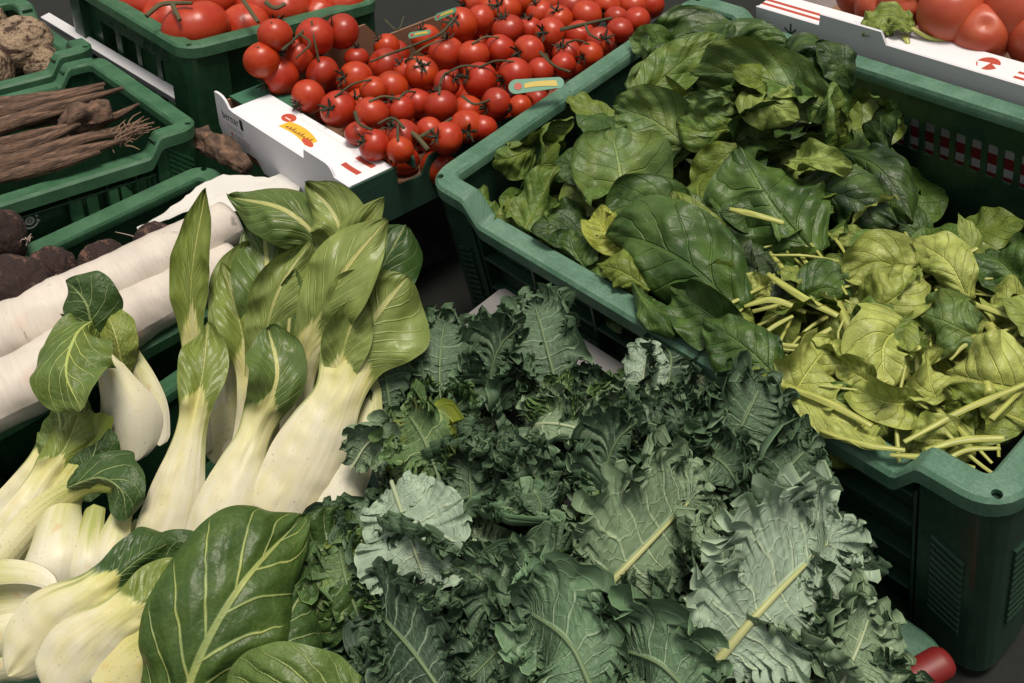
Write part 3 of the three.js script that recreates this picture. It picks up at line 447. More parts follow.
// leaves read off the heap, in metres: [path from base to tip, half widths, options]
const SP = [
  // the large round leaf and its neighbours by the far left rim
  [[[0.1866,0.208,-0.0937], [0.1568,0.226,-0.122], [0.1218,0.236,-0.1498]], [0.03, 0.05, 0.054, 0.046, 0.03], { cup: 0.25, roll: 0.5, blister: 0.0035, bf: 35, c: 'grey', tip: 0.3, base: 0.18, label: 'big round crinkled spinach leaf lying flat near the crate corner' }],
  [[[0.1769,0.2,-0.2], [0.135,0.222,-0.1967], [0.0853,0.228,-0.1881]], [0.02, 0.034, 0.036, 0.028, 0.02], { cup: 0.3, blister: 0.004, bf: 45, c: 'grey', tip: 0.3, base: 0.1 }],
  [[[0.0439,0.205,-0.1166], [0.0462,0.214,-0.08], [0.0162,0.206,-0.0685]], [0.012, 0.024, 0.026, 0.022, 0.014], { cup: -0.9, cupL: -0.3, blister: 0.003, c: 'mid', tip: 0.25 }],
  [[[0.0607,0.19,-0.1028], [0.0476,0.215,-0.1255], [0.0578,0.224,-0.1566]], [0.012, 0.018, 0.02, 0.016, 0.01], { cup: 1.1, blister: 0.002, c: 'mid', up: [0.9, 0.2, 0.2] }],
  [[[0.1201,0.193,-0.0205], [0.1108,0.206,-0.0563], [0.1039,0.224,-0.0915]], [0.02, 0.026, 0.024, 0.018, 0.01], { cup: 1.3, cupL: 0.4, roll: -0.5, blister: 0.002, c: 'mid', up: [0.2, 0.8, 0.6] }],
  [[[0.0755,0.18,-0.0284], [0.0586,0.196,-0.0234], [0.0449,0.206,-0.0408]], [0.012, 0.018, 0.018, 0.014, 0.008], { cup: -0.7, blister: 0.002, c: 'mid' }],
  [[[0.0959,0.178,-0.0203], [0.0937,0.188,-0.0409], [0.0659,0.19,-0.0559]], [0.012, 0.02, 0.02, 0.014, 0.01], { cup: 0.8, blister: 0.002, c: 'olive' }],
  [[[0.1505,0.186,-0.0243], [0.1377,0.2,-0.0373], [0.1311,0.21,-0.0592]], [0.01, 0.014, 0.014, 0.012, 0.006], { cup: 0.9, blister: 0.002, c: 'mid', up: [0.9, 0.3, -0.3] }],
  [[[0.1961,0.186,-0.0276], [0.1779,0.2,-0.032], [0.1628,0.205,-0.0481]], [0.014, 0.024, 0.025, 0.02, 0.012], { cup: 0.4, blister: 0.003, c: 'dark', tip: 0.3 }],
  [[[0.2147,0.198,-0.063], [0.199,0.21,-0.0569], [0.1723,0.212,-0.0692]], [0.012, 0.018, 0.019, 0.016, 0.01], { cup: 0.5, blister: 0.002, c: 'yellow', tip: 0.3, label: 'yellowed spinach leaf tip poking out beside the big round leaf' }],
  [[[0.2465,0.19,-0.1136], [0.2125,0.217,-0.1022], [0.1833,0.214,-0.0741]], [0.018, 0.03, 0.034, 0.03, 0.02], { cup: 0.5, cupL: 1.3, blister: 0.002, c: 'dark', up: [0.5, 0.9, 0.1] }],
  [[[0.3058,0.186,-0.0824], [0.2633,0.214,-0.0973], [0.2297,0.234,-0.1151]], [0.024, 0.032, 0.03, 0.02, 0.006], { cup: 0.2, cupL: -1.2, blister: 0.003, c: 'olive', tip: 0.05, up: [0.4, 0.7, 0.6] }],
  [[[0.309,0.186,-0.1079], [0.2832,0.213,-0.1243], [0.2612,0.234,-0.1266]], [0.014, 0.022, 0.024, 0.022, 0.012], { cup: -0.7, blister: 0.002, c: 'dark', up: [0.95, 0.3, 0.2], tip: 0.25 }],
  [[[0.3491,0.203,-0.0538], [0.2998,0.225,-0.0558], [0.245,0.226,-0.0547], [0.2046,0.212,-0.0514]], [0.022, 0.046, 0.052, 0.046, 0.026], { cup: -0.5, roll: -0.6, blister: 0.006, bf: 38, c: 'dark', tip: 0.25, nu: 60, nv: 36, label: 'long deeply crinkled dark spinach leaf across the middle of the near rim' }],
  [[[0.2729,0.2,-0.0321], [0.2483,0.212,-0.0257], [0.2196,0.208,-0.0223]], [0.014, 0.024, 0.027, 0.022, 0.014], { cup: -0.6, blister: 0.003, c: 'olive', tip: 0.3 }],
  [[[0.2644,0.213,-0.0211], [0.2957,0.215,-0.0067], [0.3282,0.21,0.0016]], [0.008, 0.014, 0.022, 0.02, 0.01], { cup: -1.1, blister: 0.003, c: 'dark' }],
  [[[0.3699,0.2,-0.0347], [0.3379,0.216,-0.0292], [0.2941,0.216,-0.0334]], [0.016, 0.028, 0.028, 0.02, 0.01], { cup: 1.0, cupL: 0.2, blister: 0.002, c: 'dark', tip: 0.2, up: [0.3, 0.9, 0.5] }],
  [[[0.4228,0.206,-0.0126], [0.3924,0.222,-0.0131], [0.3438,0.222,-0.0179]], [0.016, 0.03, 0.032, 0.026, 0.014], { cup: -0.8, cupL: -0.3, blister: 0.002, c: 'dark', tip: 0.2, up: [0.5, 0.8, 0.5], label: 'smooth dark spinach leaf hanging over the near rim' }],
  [[[0.4208,0.2,-0.0076], [0.4046,0.214,-0.0014], [0.372,0.206,-0.0131]], [0.008, 0.018, 0.02, 0.014, 0.008], { cup: -0.4, blister: 0.001, c: 'olive', up: [0.5, 0.7, 0.7] }],
  // the big smooth leaf to the right
  [[[0.3539,0.196,-0.1494], [0.3071,0.226,-0.1552], [0.248,0.244,-0.1855]], [0.018, 0.05, 0.056, 0.05, 0.03], { cup: -0.35, roll: -0.5, blister: 0.0035, bf: 30, c: 'dark', tip: 0.28, nu: 60, nv: 36, stalk: [0.4211,0.19,-0.1002], label: 'very large smooth dark spinach leaf with a yellow stalk fragment on it' }],
  [[[0.1954,0.225,-0.2499], [0.1806,0.23,-0.2205], [0.1548,0.226,-0.2147]], [0.01, 0.018, 0.02, 0.016, 0.008], { cup: 0.6, blister: 0.003, c: 'grey' }],
  [[[0.2004,0.215,-0.238], [0.1829,0.222,-0.2077], [0.1503,0.222,-0.2104]], [0.01, 0.02, 0.024, 0.018, 0.008], { cup: -0.5, blister: 0.003, c: 'mid' }],
  [[[0.1832,0.238,-0.2605], [0.1689,0.238,-0.2356], [0.1447,0.236,-0.228]], [0.006, 0.010, 0.011, 0.009, 0.005], { cup: 0.5, blister: 0.001, c: 'grey' }],
  [[[0.098,0.226,-0.2159], [0.1123,0.246,-0.2796], [0.12,0.252,-0.3218]], [0.016, 0.026, 0.026, 0.018, 0.006], { cup: 0.8, cupL: -0.2, blister: 0.002, c: 'mid', up: [0.7, 0.6, 0.0], tip: 0.06 }],
  [[[0.062,0.21,-0.2338], [0.0808,0.22,-0.2586], [0.1156,0.222,-0.2505]], [0.012, 0.026, 0.028, 0.024, 0.014], { cup: -0.6, blister: 0.004, c: 'grey' }],
  [[[0.1389,0.21,-0.2432], [0.1105,0.218,-0.2372], [0.0723,0.214,-0.242]], [0.012, 0.02, 0.024, 0.02, 0.01], { cup: 0.5, blister: 0.003, c: 'olive' }],
  [[[0.255,0.226,-0.2973], [0.199,0.248,-0.2812], [0.121,0.236,-0.2679]], [0.02, 0.034, 0.036, 0.03, 0.016], { cup: 0.5, cupL: -0.6, blister: 0.004, bf: 40, c: 'grey', nu: 56 }],
  [[[0.1832,0.226,-0.2809], [0.2333,0.246,-0.2543], [0.2544,0.23,-0.2673]], [0.012, 0.026, 0.03, 0.028, 0.018], { cup: -0.8, cupL: -0.4, blister: 0.003, c: 'pale', tip: 0.2 }],
  [[[0.2701,0.19,-0.2809], [0.2668,0.226,-0.2931], [0.2681,0.25,-0.3076]], [0.018, 0.028, 0.028, 0.026, 0.02], { cup: 0.7, cupL: 1.5, roll: 0.9, blister: 0.002, c: 'mid', up: [0.9, 0.3, 0.3], tip: 0.16, label: 'upright spinach leaf with a curled over tip at the slotted wall' }],
  [[[0.1843,0.222,-0.3302], [0.2147,0.244,-0.3387], [0.2365,0.224,-0.3495]], [0.014, 0.026, 0.03, 0.026, 0.016], { cup: -0.8, blister: 0.006, bf: 60, c: 'vdark' }],
  [[[0.2787,0.222,-0.2186], [0.3112,0.234,-0.2183], [0.3402,0.236,-0.2244]], [0.012, 0.018, 0.018, 0.014, 0.004], { cup: 0.9, cupL: 0.1, blister: 0.002, c: 'pale', tip: 0.05, up: [0.4, 0.9, 0.4] }],
  [[[0.2883,0.2,-0.2772], [0.3435,0.212,-0.2598], [0.3884,0.186,-0.2418]], [0.016, 0.028, 0.034, 0.03, 0.012], { cup: -0.6, blister: 0.002, c: 'vdark' }],
  [[[0.2993,0.206,-0.2042], [0.346,0.214,-0.2112], [0.383,0.192,-0.2231]], [0.02, 0.032, 0.036, 0.03, 0.012], { cup: -0.6, blister: 0.003, c: 'vdark' }],
  [[[0.0558,0.226,-0.278], [0.0728,0.236,-0.3248], [0.1278,0.23,-0.3307]], [0.02, 0.03, 0.034, 0.03, 0.018], { cup: -0.5, blister: 0.005, c: 'vdark' }],
  [[[0.1182,0.222,-0.3172], [0.1245,0.23,-0.3513], [0.1682,0.222,-0.3685]], [0.014, 0.024, 0.026, 0.02, 0.012], { cup: -0.5, blister: 0.004, c: 'dark' }],
  [[[0.053,0.215,-0.3621], [0.0338,0.225,-0.3522], [0.0085,0.215,-0.3372]], [0.014, 0.024, 0.026, 0.02, 0.012], { cup: -0.5, blister: 0.004, c: 'vdark' }],
  // wilting leaves towards the near right corner
  [[[0.4356,0.196,-0.1711], [0.4101,0.214,-0.1575], [0.3912,0.206,-0.1336]], [0.014, 0.026, 0.028, 0.022, 0.012], { cup: 0.3, cupL: 1.0, wave: 0.004, blister: 0.003, c: 'wilt' }],
  [[[0.4227,0.2,-0.1139], [0.4417,0.216,-0.1249], [0.4433,0.222,-0.1628]], [0.014, 0.024, 0.026, 0.018, 0.006], { cup: 0.9, cupL: -0.2, blister: 0.003, c: 'wilt', tip: 0.06 }],
  [[[0.4578,0.205,-0.1172], [0.4607,0.212,-0.085], [0.4791,0.196,-0.0593]], [0.022, 0.03, 0.032, 0.026, 0.01], { cup: -0.4, wave: 0.003, blister: 0.002, c: 'straw', tip: 0.1, label: 'limp straw coloured spinach leaf hanging among loose stalks' }],
  [[[0.4795,0.205,-0.1674], [0.4578,0.222,-0.1777], [0.4179,0.216,-0.1931]], [0.008, 0.018, 0.024, 0.026, 0.016], { cup: -0.5, cupL: -0.9, blister: 0.002, c: 'wilt', stalk: [0.5217,0.205,-0.1424], up: [0.5, 0.8, 0.5] }],
  [[[0.5071,0.21,-0.1326], [0.4893,0.22,-0.1246], [0.4602,0.212,-0.1278]], [0.012, 0.022, 0.026, 0.022, 0.012], { cup: -0.4, wave: 0.005, blister: 0.004, c: 'grey', stalk: [0.5402,0.21,-0.0898] }],
  [[[0.5552,0.2,-0.1165], [0.536,0.212,-0.097], [0.5027,0.2,-0.0983]], [0.03, 0.042, 0.042, 0.034, 0.02], { cup: -0.3, wave: 0.004, blister: 0.004, bf: 50, c: 'straw', nu: 56, nv: 30, label: 'broad yellow crumpled spinach leaf near the drilled rim corner' }],
  [[[0.5161,0.198,-0.0682], [0.5053,0.214,-0.0724], [0.4898,0.222,-0.0923]], [0.006, 0.018, 0.02, 0.016, 0.006], { cup: 0.6, wave: 0.005, blister: 0.004, bf: 80, c: 'straw', up: [0.9, 0.4, 0.3] }],
  [[[0.4321,0.2,-0.0094], [0.4347,0.216,-0.0332], [0.4276,0.21,-0.0679]], [0.012, 0.024, 0.026, 0.02, 0.012], { cup: 0.6, wave: 0.006, blister: 0.004, c: 'straw' }],
  [[[0.4693,0.2,-0.0567], [0.4576,0.206,-0.0529], [0.4438,0.206,-0.0519]], [0.008, 0.015, 0.017, 0.014, 0.008], { cup: 1.0, blister: 0.002, c: 'wilt' }],
  [[[0.5022,0.2,-0.0593], [0.4895,0.21,-0.0404], [0.4634,0.208,-0.0406]], [0.01, 0.02, 0.022, 0.018, 0.01], { cup: 0.9, wave: 0.003, blister: 0.002, c: 'wilt' }],
  [[[0.356,0.2,-0.0859], [0.3455,0.208,-0.0794], [0.3296,0.204,-0.0785]], [0.006, 0.013, 0.015, 0.013, 0.007], { cup: 0.4, blister: 0.002, c: 'straw', tip: 0.3 }],
  [[[0.4252,0.204,-0.0117], [0.4675,0.207,-0.008], [0.5119,0.204,-0.0084]], [0.006, 0.011, 0.014, 0.012, 0.006], { cup: 0.1, up: UPW, wave: 0.002, blister: 0.001, c: 'straw', label: 'narrow straw coloured leaf lying along the near rim' }],
  [[[0.3751,0.196,-0.0995], [0.3892,0.206,-0.1148], [0.4068,0.2,-0.1242]], [0.01, 0.02, 0.024, 0.02, 0.01], { cup: -0.6, blister: 0.003, c: 'dark' }],
  [[[0.5045,0.2,-0.2063], [0.4859,0.21,-0.2101], [0.4627,0.206,-0.2214]], [0.012, 0.022, 0.024, 0.02, 0.01], { cup: 0.4, blister: 0.004, c: 'dark' }],
  [[[0.526,0.198,-0.1719], [0.5093,0.21,-0.1757], [0.4908,0.206,-0.1856]], [0.012, 0.02, 0.022, 0.018, 0.01], { cup: 0.4, wave: 0.005, blister: 0.004, c: 'wilt' }],
  [[[0.4551,0.194,-0.1218], [0.4392,0.2,-0.1129], [0.4231,0.198,-0.0975]], [0.01, 0.02, 0.022, 0.018, 0.01], { cup: -0.3, blister: 0.004, c: 'mid' }],
  [[[0.4466,0.194,-0.0253], [0.4658,0.2,-0.0224], [0.4876,0.198,-0.0168]], [0.01, 0.018, 0.02, 0.018, 0.01], { cup: -0.3, blister: 0.004, c: 'mid' }],
  [[[0.5494,0.196,-0.0558], [0.5352,0.203,-0.0422], [0.5167,0.2,-0.0298]], [0.01, 0.018, 0.02, 0.018, 0.01], { cup: -0.3, wave: 0.004, blister: 0.004, c: 'wilt' }],
  [[[0.5503,0.194,-0.0866], [0.5356,0.2,-0.0796], [0.5241,0.2,-0.061]], [0.01, 0.018, 0.02, 0.018, 0.01], { cup: -0.3, wave: 0.004, blister: 0.004, c: 'olive' }],
];
const STALKS = [   // loose spinach stalks: path, radius
  [[[0.3471,0.212,-0.096], [0.3823,0.212,-0.0905], [0.4166,0.21,-0.0914]], 0.0052], [[[0.35,0.205,-0.0606], [0.3652,0.208,-0.077], [0.3915,0.204,-0.0851]], 0.0046], [[[0.38,0.205,-0.0421], [0.3837,0.207,-0.0575], [0.3899,0.21,-0.0709]], 0.003],
  [[[0.4099,0.205,-0.0521], [0.4149,0.207,-0.0642], [0.4198,0.21,-0.0777]], 0.0036], [[[0.4251,0.21,-0.0099], [0.46,0.212,-0.0142], [0.4951,0.21,-0.0173]], 0.0046], [[[0.5195,0.212,-0.0176], [0.5348,0.215,-0.0605], [0.5557,0.214,-0.1131]], 0.0038],
  [[[0.5329,0.211,-0.0212], [0.5482,0.212,-0.0438], [0.5663,0.213,-0.06]], 0.0045], [[[0.4035,0.222,-0.176], [0.4023,0.212,-0.1723], [0.4033,0.2,-0.1682]], 0.0032], [[[0.343,0.205,-0.1386], [0.3569,0.203,-0.1331], [0.3699,0.2,-0.1257]], 0.003],
  [[[0.4595,0.214,-0.1546], [0.4931,0.213,-0.1596], [0.5286,0.212,-0.1647]], 0.0034], [[[0.2949,0.243,-0.1157], [0.3137,0.243,-0.121], [0.338,0.238,-0.1312]], 0.0048], [[[0.3626,0.198,-0.0451], [0.3929,0.198,-0.0497], [0.4223,0.196,-0.0724]], 0.0028],
  [[[0.4349,0.2,-0.0698], [0.4248,0.204,-0.0795], [0.4202,0.208,-0.0939]], 0.0015], [[[0.4943,0.21,-0.0753], [0.489,0.214,-0.0837], [0.4832,0.218,-0.0943]], 0.0034], [[[0.5156,0.205,-0.0073], [0.5369,0.206,-0.0209], [0.5618,0.204,-0.0333]], 0.0034],
  [[[0.5438,0.207,-0.0214], [0.5524,0.208,-0.0406], [0.5665,0.207,-0.0556]], 0.0028], [[[0.4487,0.21,-0.2087], [0.4735,0.208,-0.2093], [0.5028,0.208,-0.2141]], 0.003], [[[0.3977,0.2,-0.2129], [0.4296,0.2,-0.1905], [0.4475,0.196,-0.1828]], 0.0022],
  [[[0.3252,0.202,-0.1266], [0.3465,0.2,-0.1172], [0.367,0.198,-0.1054]], 0.0034], [[[0.5006,0.204,-0.1069], [0.5028,0.208,-0.1227], [0.5108,0.21,-0.1355]], 0.003], [[[0.4051,0.2,-0.1173], [0.4357,0.2,-0.1184], [0.4542,0.2,-0.1299]], 0.002],
  [[[0.4685,0.206,0.0052], [0.4968,0.208,-0.0006], [0.5216,0.207,-0.0157]], 0.0036], [[[0.404,0.2,-0.0349], [0.4227,0.2,-0.0343], [0.4429,0.2,-0.0505]], 0.0028],
];
// pak choi: heads are lists of leaves; s = stalk half widths, b = blade half widths from bt along the path
const PAK = [
  ['small upright pak choi head with a limp leaf flopped over its front', [
    { p: [[0.0159,0.15,0.3709], [-0.0032,0.19,0.3541], [-0.0486,0.225,0.3407], [-0.0884,0.242,0.3326]], s: [0.024, 0.034, 0.02, 0.009, 0.006], cup: -1.0, base: 0.12 },
    { p: [[0.0182,0.15,0.3434], [-0.005,0.178,0.328], [-0.0491,0.212,0.3166]], s: [0.01, 0.013, 0.011, 0.007], cup: -0.9, base: 0.1 },
    { p: [[-0.0699,0.243,0.326], [-0.0384,0.262,0.3509], [-0.0049,0.258,0.3763], [0.0302,0.24,0.383]], b: [0.008, 0.026, 0.037, 0.034, 0.016], cup: -0.5, c: 'mid', wave: 0.003, tip: 0.3 },
    { p: [[-0.0636,0.235,0.3365], [-0.0698,0.262,0.3274], [-0.0957,0.278,0.329]], b: [0.01, 0.026, 0.03, 0.026, 0.012], cup: -0.5, c: 'deep', tip: 0.3 },
    { p: [[-0.0311,0.2,0.3345], [-0.0388,0.235,0.3234], [-0.0691,0.25,0.315]], b: [0.006, 0.016, 0.019, 0.017, 0.008], cup: -0.8, c: 'lime' }]],
  ['pak choi head with one wide flat-cut white stalk and a ribbed green leaf', [
    { p: [[0.1322,0.168,0.3933], [0.1198,0.188,0.3664], [0.0959,0.215,0.3264], [0.0728,0.24,0.2909], [0.044,0.258,0.2628]], w: [0.0265, 0.0262, 0.0235, 0.018, 0.0135, 0.015, 0.021, 0.021, 0.012], cup: [-0.7, -0.7, -0.7, -0.5, 0.6, 1.2], c: 'lime', base: 0.02, tip: 0.15 },
    { p: [[0.0607,0.15,0.3204], [0.0304,0.205,0.2894], [0.0057,0.272,0.2533], [-0.021,0.332,0.1985]], w: [0.012, 0.013, 0.012, 0.010, 0.012, 0.019, 0.022, 0.016, 0.003], cup: [-0.7, -0.6, 0.6, 1.3, 1.4], cupL: [-0.7, -0.6, 0.4, 1.0, 1.1], c: 'lime', bt: 0.38, tip: 0.04, wave: 0.002 },
    { p: [[0.072,0.145,0.3059], [0.0477,0.2,0.2699], [0.0299,0.258,0.2281], [0.0109,0.278,0.1921]], w: [0.012, 0.013, 0.013, 0.012, 0.014, 0.02, 0.024, 0.022, 0.01], cup: [-0.6, -0.5, -0.2, -0.5], c: 'light', bt: 0.38, wave: 0.006 }]],
  ['yellowish plump pak choi head tucked behind the taller white stalks', [
    { p: [[0.067,0.14,0.3176], [0.0624,0.17,0.2903], [0.0481,0.205,0.2471]], s: [0.016, 0.027, 0.018, 0.008], cup: -1.0, base: 0.14, y: 0.5 },
    { p: [[0.0955,0.138,0.2804], [0.0739,0.165,0.2611], [0.0447,0.205,0.2408]], s: [0.012, 0.018, 0.014, 0.008], cup: -1.0, base: 0.14, y: 0.4 },
    { p: [[0.0954,0.145,0.2861], [0.08,0.2,0.2513], [0.054,0.258,0.2068], [-0.0035,0.29,0.1658]], w: [0.012, 0.013, 0.013, 0.014, 0.02, 0.028, 0.032, 0.028, 0.014], cup: [-0.6, -0.5, -0.5, -1.1], cupL: [-0.6, -0.5, 0.7, 1.4], c: 'mid', bt: 0.38, wave: 0.005 }]],
  ['pak choi head with a thick pale stalk below the curled dark leaf', [
    { p: [[0.1747,0.168,0.3673], [0.1582,0.19,0.3351], [0.1365,0.212,0.2869], [0.1272,0.238,0.2506], [0.0917,0.255,0.2311]], w: [0.031, 0.031, 0.027, 0.021, 0.015, 0.019, 0.025, 0.026, 0.016], cup: [-0.8, -0.8, -0.8, -0.6, 0.7, 1.5], cupL: [-0.8, -0.8, -0.8, -0.6, 0.4, 0.7], c: 'mid', base: 0.03, tw: 0.5, tip: 0.15 },
    { p: [[0.1089,0.165,0.2467], [0.0877,0.23,0.1919], [0.0736,0.285,0.1562], [0.0477,0.312,0.1613], [-0.0143,0.315,0.1841]], w: [0.012, 0.013, 0.013, 0.014, 0.018, 0.026, 0.03, 0.026, 0.006], cup: [-0.6, -0.5, -0.6, -1.1, -0.9], cupL: [-0.6, -0.5, -0.6, -0.4, -0.5], c: 'mid', bt: 0.38, tip: 0.08, up: [CAMW, CAMW, [0.6, 0.8, 0.3], [0.35, 0.95, 0.2]] },
    { p: [[0.1143,0.15,0.2956], [0.0928,0.21,0.2593], [0.0852,0.273,0.21], [0.0858,0.302,0.1645]], w: [0.012, 0.013, 0.013, 0.013, 0.016, 0.022, 0.026, 0.021, 0.004], cup: [-0.6, -0.5, -0.2, -0.4], cupL: [-0.6, -0.5, 0.7, 1.5], c: 'light', bt: 0.38, tip: 0.05, wave: 0.004 },
    { p: [[0.1175,0.165,0.2395], [0.0974,0.23,0.1844], [0.0888,0.3,0.1377], [0.0471,0.325,0.1348]], w: [0.012, 0.013, 0.013, 0.014, 0.018, 0.024, 0.027, 0.024, 0.01], cup: [-0.6, -0.4, 0.3, 0.8], cupL: -0.5, c: 'light', bt: 0.38, wave: 0.005 }]],
  ['largest pak choi head with broad fanned yellow green leaf beside the kale', [
    { p: [[0.1867,0.168,0.319], [0.1816,0.19,0.2804], [0.1696,0.218,0.2265], [0.1576,0.238,0.1906], [0.1544,0.268,0.1234]], w: [0.027, 0.032, 0.034, 0.029, 0.022, 0.028, 0.043, 0.049, 0.032], cup: [-0.7, -0.75, -0.7, -0.5, -0.1, -0.7], cupL: [-0.7, -0.75, -0.7, -0.5, 0.3, 0.8], c: 'light', base: 0.03, wave: 0.004, tip: 0.2 },
    { p: [[0.2173,0.15,0.295], [0.2044,0.168,0.262], [0.1854,0.185,0.2181], [0.1566,0.205,0.1841]], s: [0.02, 0.02, 0.014, 0.008], cup: -0.8, base: 0.04, tipped: 1 },
    { p: [[0.1622,0.158,0.3214], [0.1541,0.186,0.2741], [0.1476,0.206,0.2259]], s: [0.012, 0.012, 0.01, 0.006], cup: -0.8 },
    { p: [[0.1501,0.16,0.2751], [0.1219,0.215,0.2345], [0.1313,0.285,0.1745], [0.1353,0.316,0.1148]], w: [0.012, 0.014, 0.014, 0.014, 0.018, 0.028, 0.033, 0.026, 0.006], cup: [-0.6, -0.4, 0.8, 1.6], cupL: [-0.6, -0.5, -0.5, -0.9], c: 'light', bt: 0.38, tip: 0.06, wave: 0.004 },
    { p: [[0.138,0.17,0.2279], [0.1207,0.225,0.1752], [0.125,0.268,0.127], [0.1184,0.285,0.0924]], w: [0.012, 0.013, 0.013, 0.016, 0.022, 0.03, 0.033, 0.03, 0.014], cup: [-0.5, 0.3, 0.8], c: 'deep', bt: 0.38, wave: 0.004 },
    { p: [[0.1247,0.165,0.2336], [0.0994,0.225,0.1767], [0.1013,0.29,0.1306], [0.112,0.318,0.101]], w: [0.01, 0.012, 0.012, 0.012, 0.014, 0.018, 0.019, 0.015, 0.003], cup: [-0.5, -0.3, 0.6], c: 'light', bt: 0.38, tip: 0.05 }]],
  ['slender pak choi leaves standing between the two broad white stalks', [
    { p: [[0.1262,0.15,0.3249], [0.1023,0.185,0.287], [0.0689,0.235,0.2496], [0.0104,0.278,0.2215]], w: [0.014, 0.015, 0.013, 0.010, 0.010, 0.014, 0.018, 0.016, 0.004], cup: [-0.8, -0.7, 0.4, 1.2], c: 'lime', tip: 0.06, bt: 0.5 },
    { p: [[0.151,0.15,0.2907], [0.1304,0.19,0.2554], [0.1017,0.24,0.2226], [0.0837,0.285,0.1861]], w: [0.014, 0.014, 0.012, 0.010, 0.010, 0.016, 0.020, 0.017, 0.004], cup: [-0.8, -0.7, 0.4, 1.3], c: 'mid', tip: 0.06, bt: 0.5 },
    { p: [[0.1806,0.165,0.2669], [0.1702,0.2,0.2332], [0.1531,0.24,0.1992], [0.1515,0.28,0.1616]], w: [0.011, 0.012, 0.011, 0.009, 0.010, 0.018, 0.022, 0.018, 0.005], cup: [-0.8, -0.6, 0.5, 1.4], c: 'light', tip: 0.06, bt: 0.5 }]],
  ['dim pak choi stalks and dark leaves deep between the white stalks', [
    { p: [[0.1173,0.135,0.3053], [0.1038,0.155,0.2685], [0.0811,0.175,0.2163]], s: [0.013, 0.015, 0.013, 0.008], cup: -0.9, y: 0.6 },
    { p: [[0.0779,0.215,0.2189], [0.0727,0.235,0.1974], [0.07,0.245,0.1704]], b: [0.02, 0.03, 0.03, 0.022, 0.01], cup: -0.4, c: 'deep' },
    { p: [[0.1072,0.18,0.2358], [0.0968,0.205,0.2027], [0.0936,0.225,0.1782]], b: [0.014, 0.022, 0.024, 0.02, 0.01], cup: -0.4, c: 'deep' },
    { p: [[0.1251,0.13,0.3201], [0.1125,0.145,0.2923], [0.0932,0.16,0.2684]], b: [0.014, 0.022, 0.024, 0.02, 0.01], cup: -0.4, c: 'mid' },
    { p: [[0.0718,0.18,0.2646], [0.0658,0.2,0.2363], [0.0438,0.225,0.2196]], b: [0.014, 0.022, 0.026, 0.022, 0.01], cup: -0.4, c: 'deep' }]],
  ['pak choi lying under the small upright head, its stalks fanned and streaked green', [
    { p: [[0.0237,0.16,0.5069], [0.0106,0.178,0.4538], [-0.0061,0.192,0.4067], [-0.0239,0.205,0.3757]], w: [0.022, 0.021, 0.019, 0.017, 0.016, 0.017, 0.02, 0.022, 0.016], cup: -0.6, c: 'lime' },
    { p: [[-0.0235,0.15,0.4917], [-0.0243,0.17,0.4441], [-0.0335,0.185,0.4083], [-0.0563,0.195,0.3883]], w: [0.018, 0.018, 0.016, 0.015, 0.014, 0.017, 0.02, 0.02, 0.012], cup: -0.6, c: 'mid' },
    { p: [[0.0396,0.158,0.4836], [0.0197,0.172,0.4325], [0.0076,0.185,0.3908], [-0.0053,0.2,0.3666]], s: [0.012, 0.013, 0.012, 0.01], cup: -0.7, y: 0.8, g: 1 },
    { p: [[-0.0112,0.185,0.4231], [-0.0212,0.2,0.4024], [-0.0588,0.205,0.3925]], b: [0.014, 0.022, 0.026, 0.024, 0.012], cup: -0.5, c: 'mid' },
    { p: [[0.0325,0.17,0.4247], [0.012,0.185,0.3899], [-0.0057,0.19,0.3748]], b: [0.012, 0.02, 0.022, 0.02, 0.01], cup: -0.5, c: 'deep' }]],
  ['pak choi with a slim stalk ending in a dark leaf rolled over sideways', [
    { p: [[0.0522,0.182,0.5026], [0.0498,0.197,0.4528], [0.0645,0.206,0.4136], [0.0879,0.208,0.3979]], s: [0.014, 0.014, 0.011, 0.006], cup: -0.9, y: 0.6, g: 0.5 },
    { p: [[0.0583,0.21,0.4252], [0.0799,0.217,0.401], [0.1037,0.213,0.394], [0.1132,0.195,0.403]], b: [0.008, 0.018, 0.023, 0.021, 0.012], cup: -0.9, cupL: -1.2, c: 'deep', wave: 0.003 }]],
  ['plump cream pak choi head of two stalks with small dark specks', [
    { p: [[0.1088,0.168,0.4814], [0.0958,0.194,0.4647], [0.059,0.198,0.4383], [0.0371,0.195,0.416]], s: [0.018, 0.029, 0.022, 0.014], cup: -1.0, base: 0.16 },
    { p: [[0.1261,0.16,0.4615], [0.1106,0.186,0.4446], [0.0736,0.192,0.415]], s: [0.012, 0.019, 0.014, 0.01], cup: -1.0, base: 0.16, g: 0.3 }]],
  ['small cream pak choi bulb wedged below the flat-cut white stalk', [
    { p: [[0.1304,0.162,0.4434], [0.1195,0.182,0.4285], [0.0945,0.19,0.4]], s: [0.013, 0.019, 0.015, 0.01], cup: -1.0, base: 0.18 },
    { p: [[0.1396,0.15,0.4229], [0.131,0.162,0.408], [0.0935,0.17,0.3973]], s: [0.016, 0.021, 0.017, 0.012], cup: -0.9, base: 0.2 },
    { p: [[0.1539,0.148,0.4038], [0.1469,0.158,0.3904], [0.1221,0.165,0.3801]], s: [0.012, 0.018, 0.017, 0.012], cup: -0.9, base: 0.2 }]],
  ['hollow cut end of a pak choi stalk, its spoon shaped inside showing', [
    { p: [[0.1387,0.19,0.4699], [0.1225,0.196,0.4851], [0.0974,0.2,0.5176]], s: [0.012, 0.018, 0.02, 0.02], cup: 1.15, base: 0.2, up: [0.5, 0.6, 0.7] },
    { p: [[0.1275,0.184,0.473], [0.1034,0.186,0.4875], [0.0763,0.19,0.5153]], s: [0.012, 0.02, 0.024, 0.024], cup: -0.9, base: 0.2 }]],
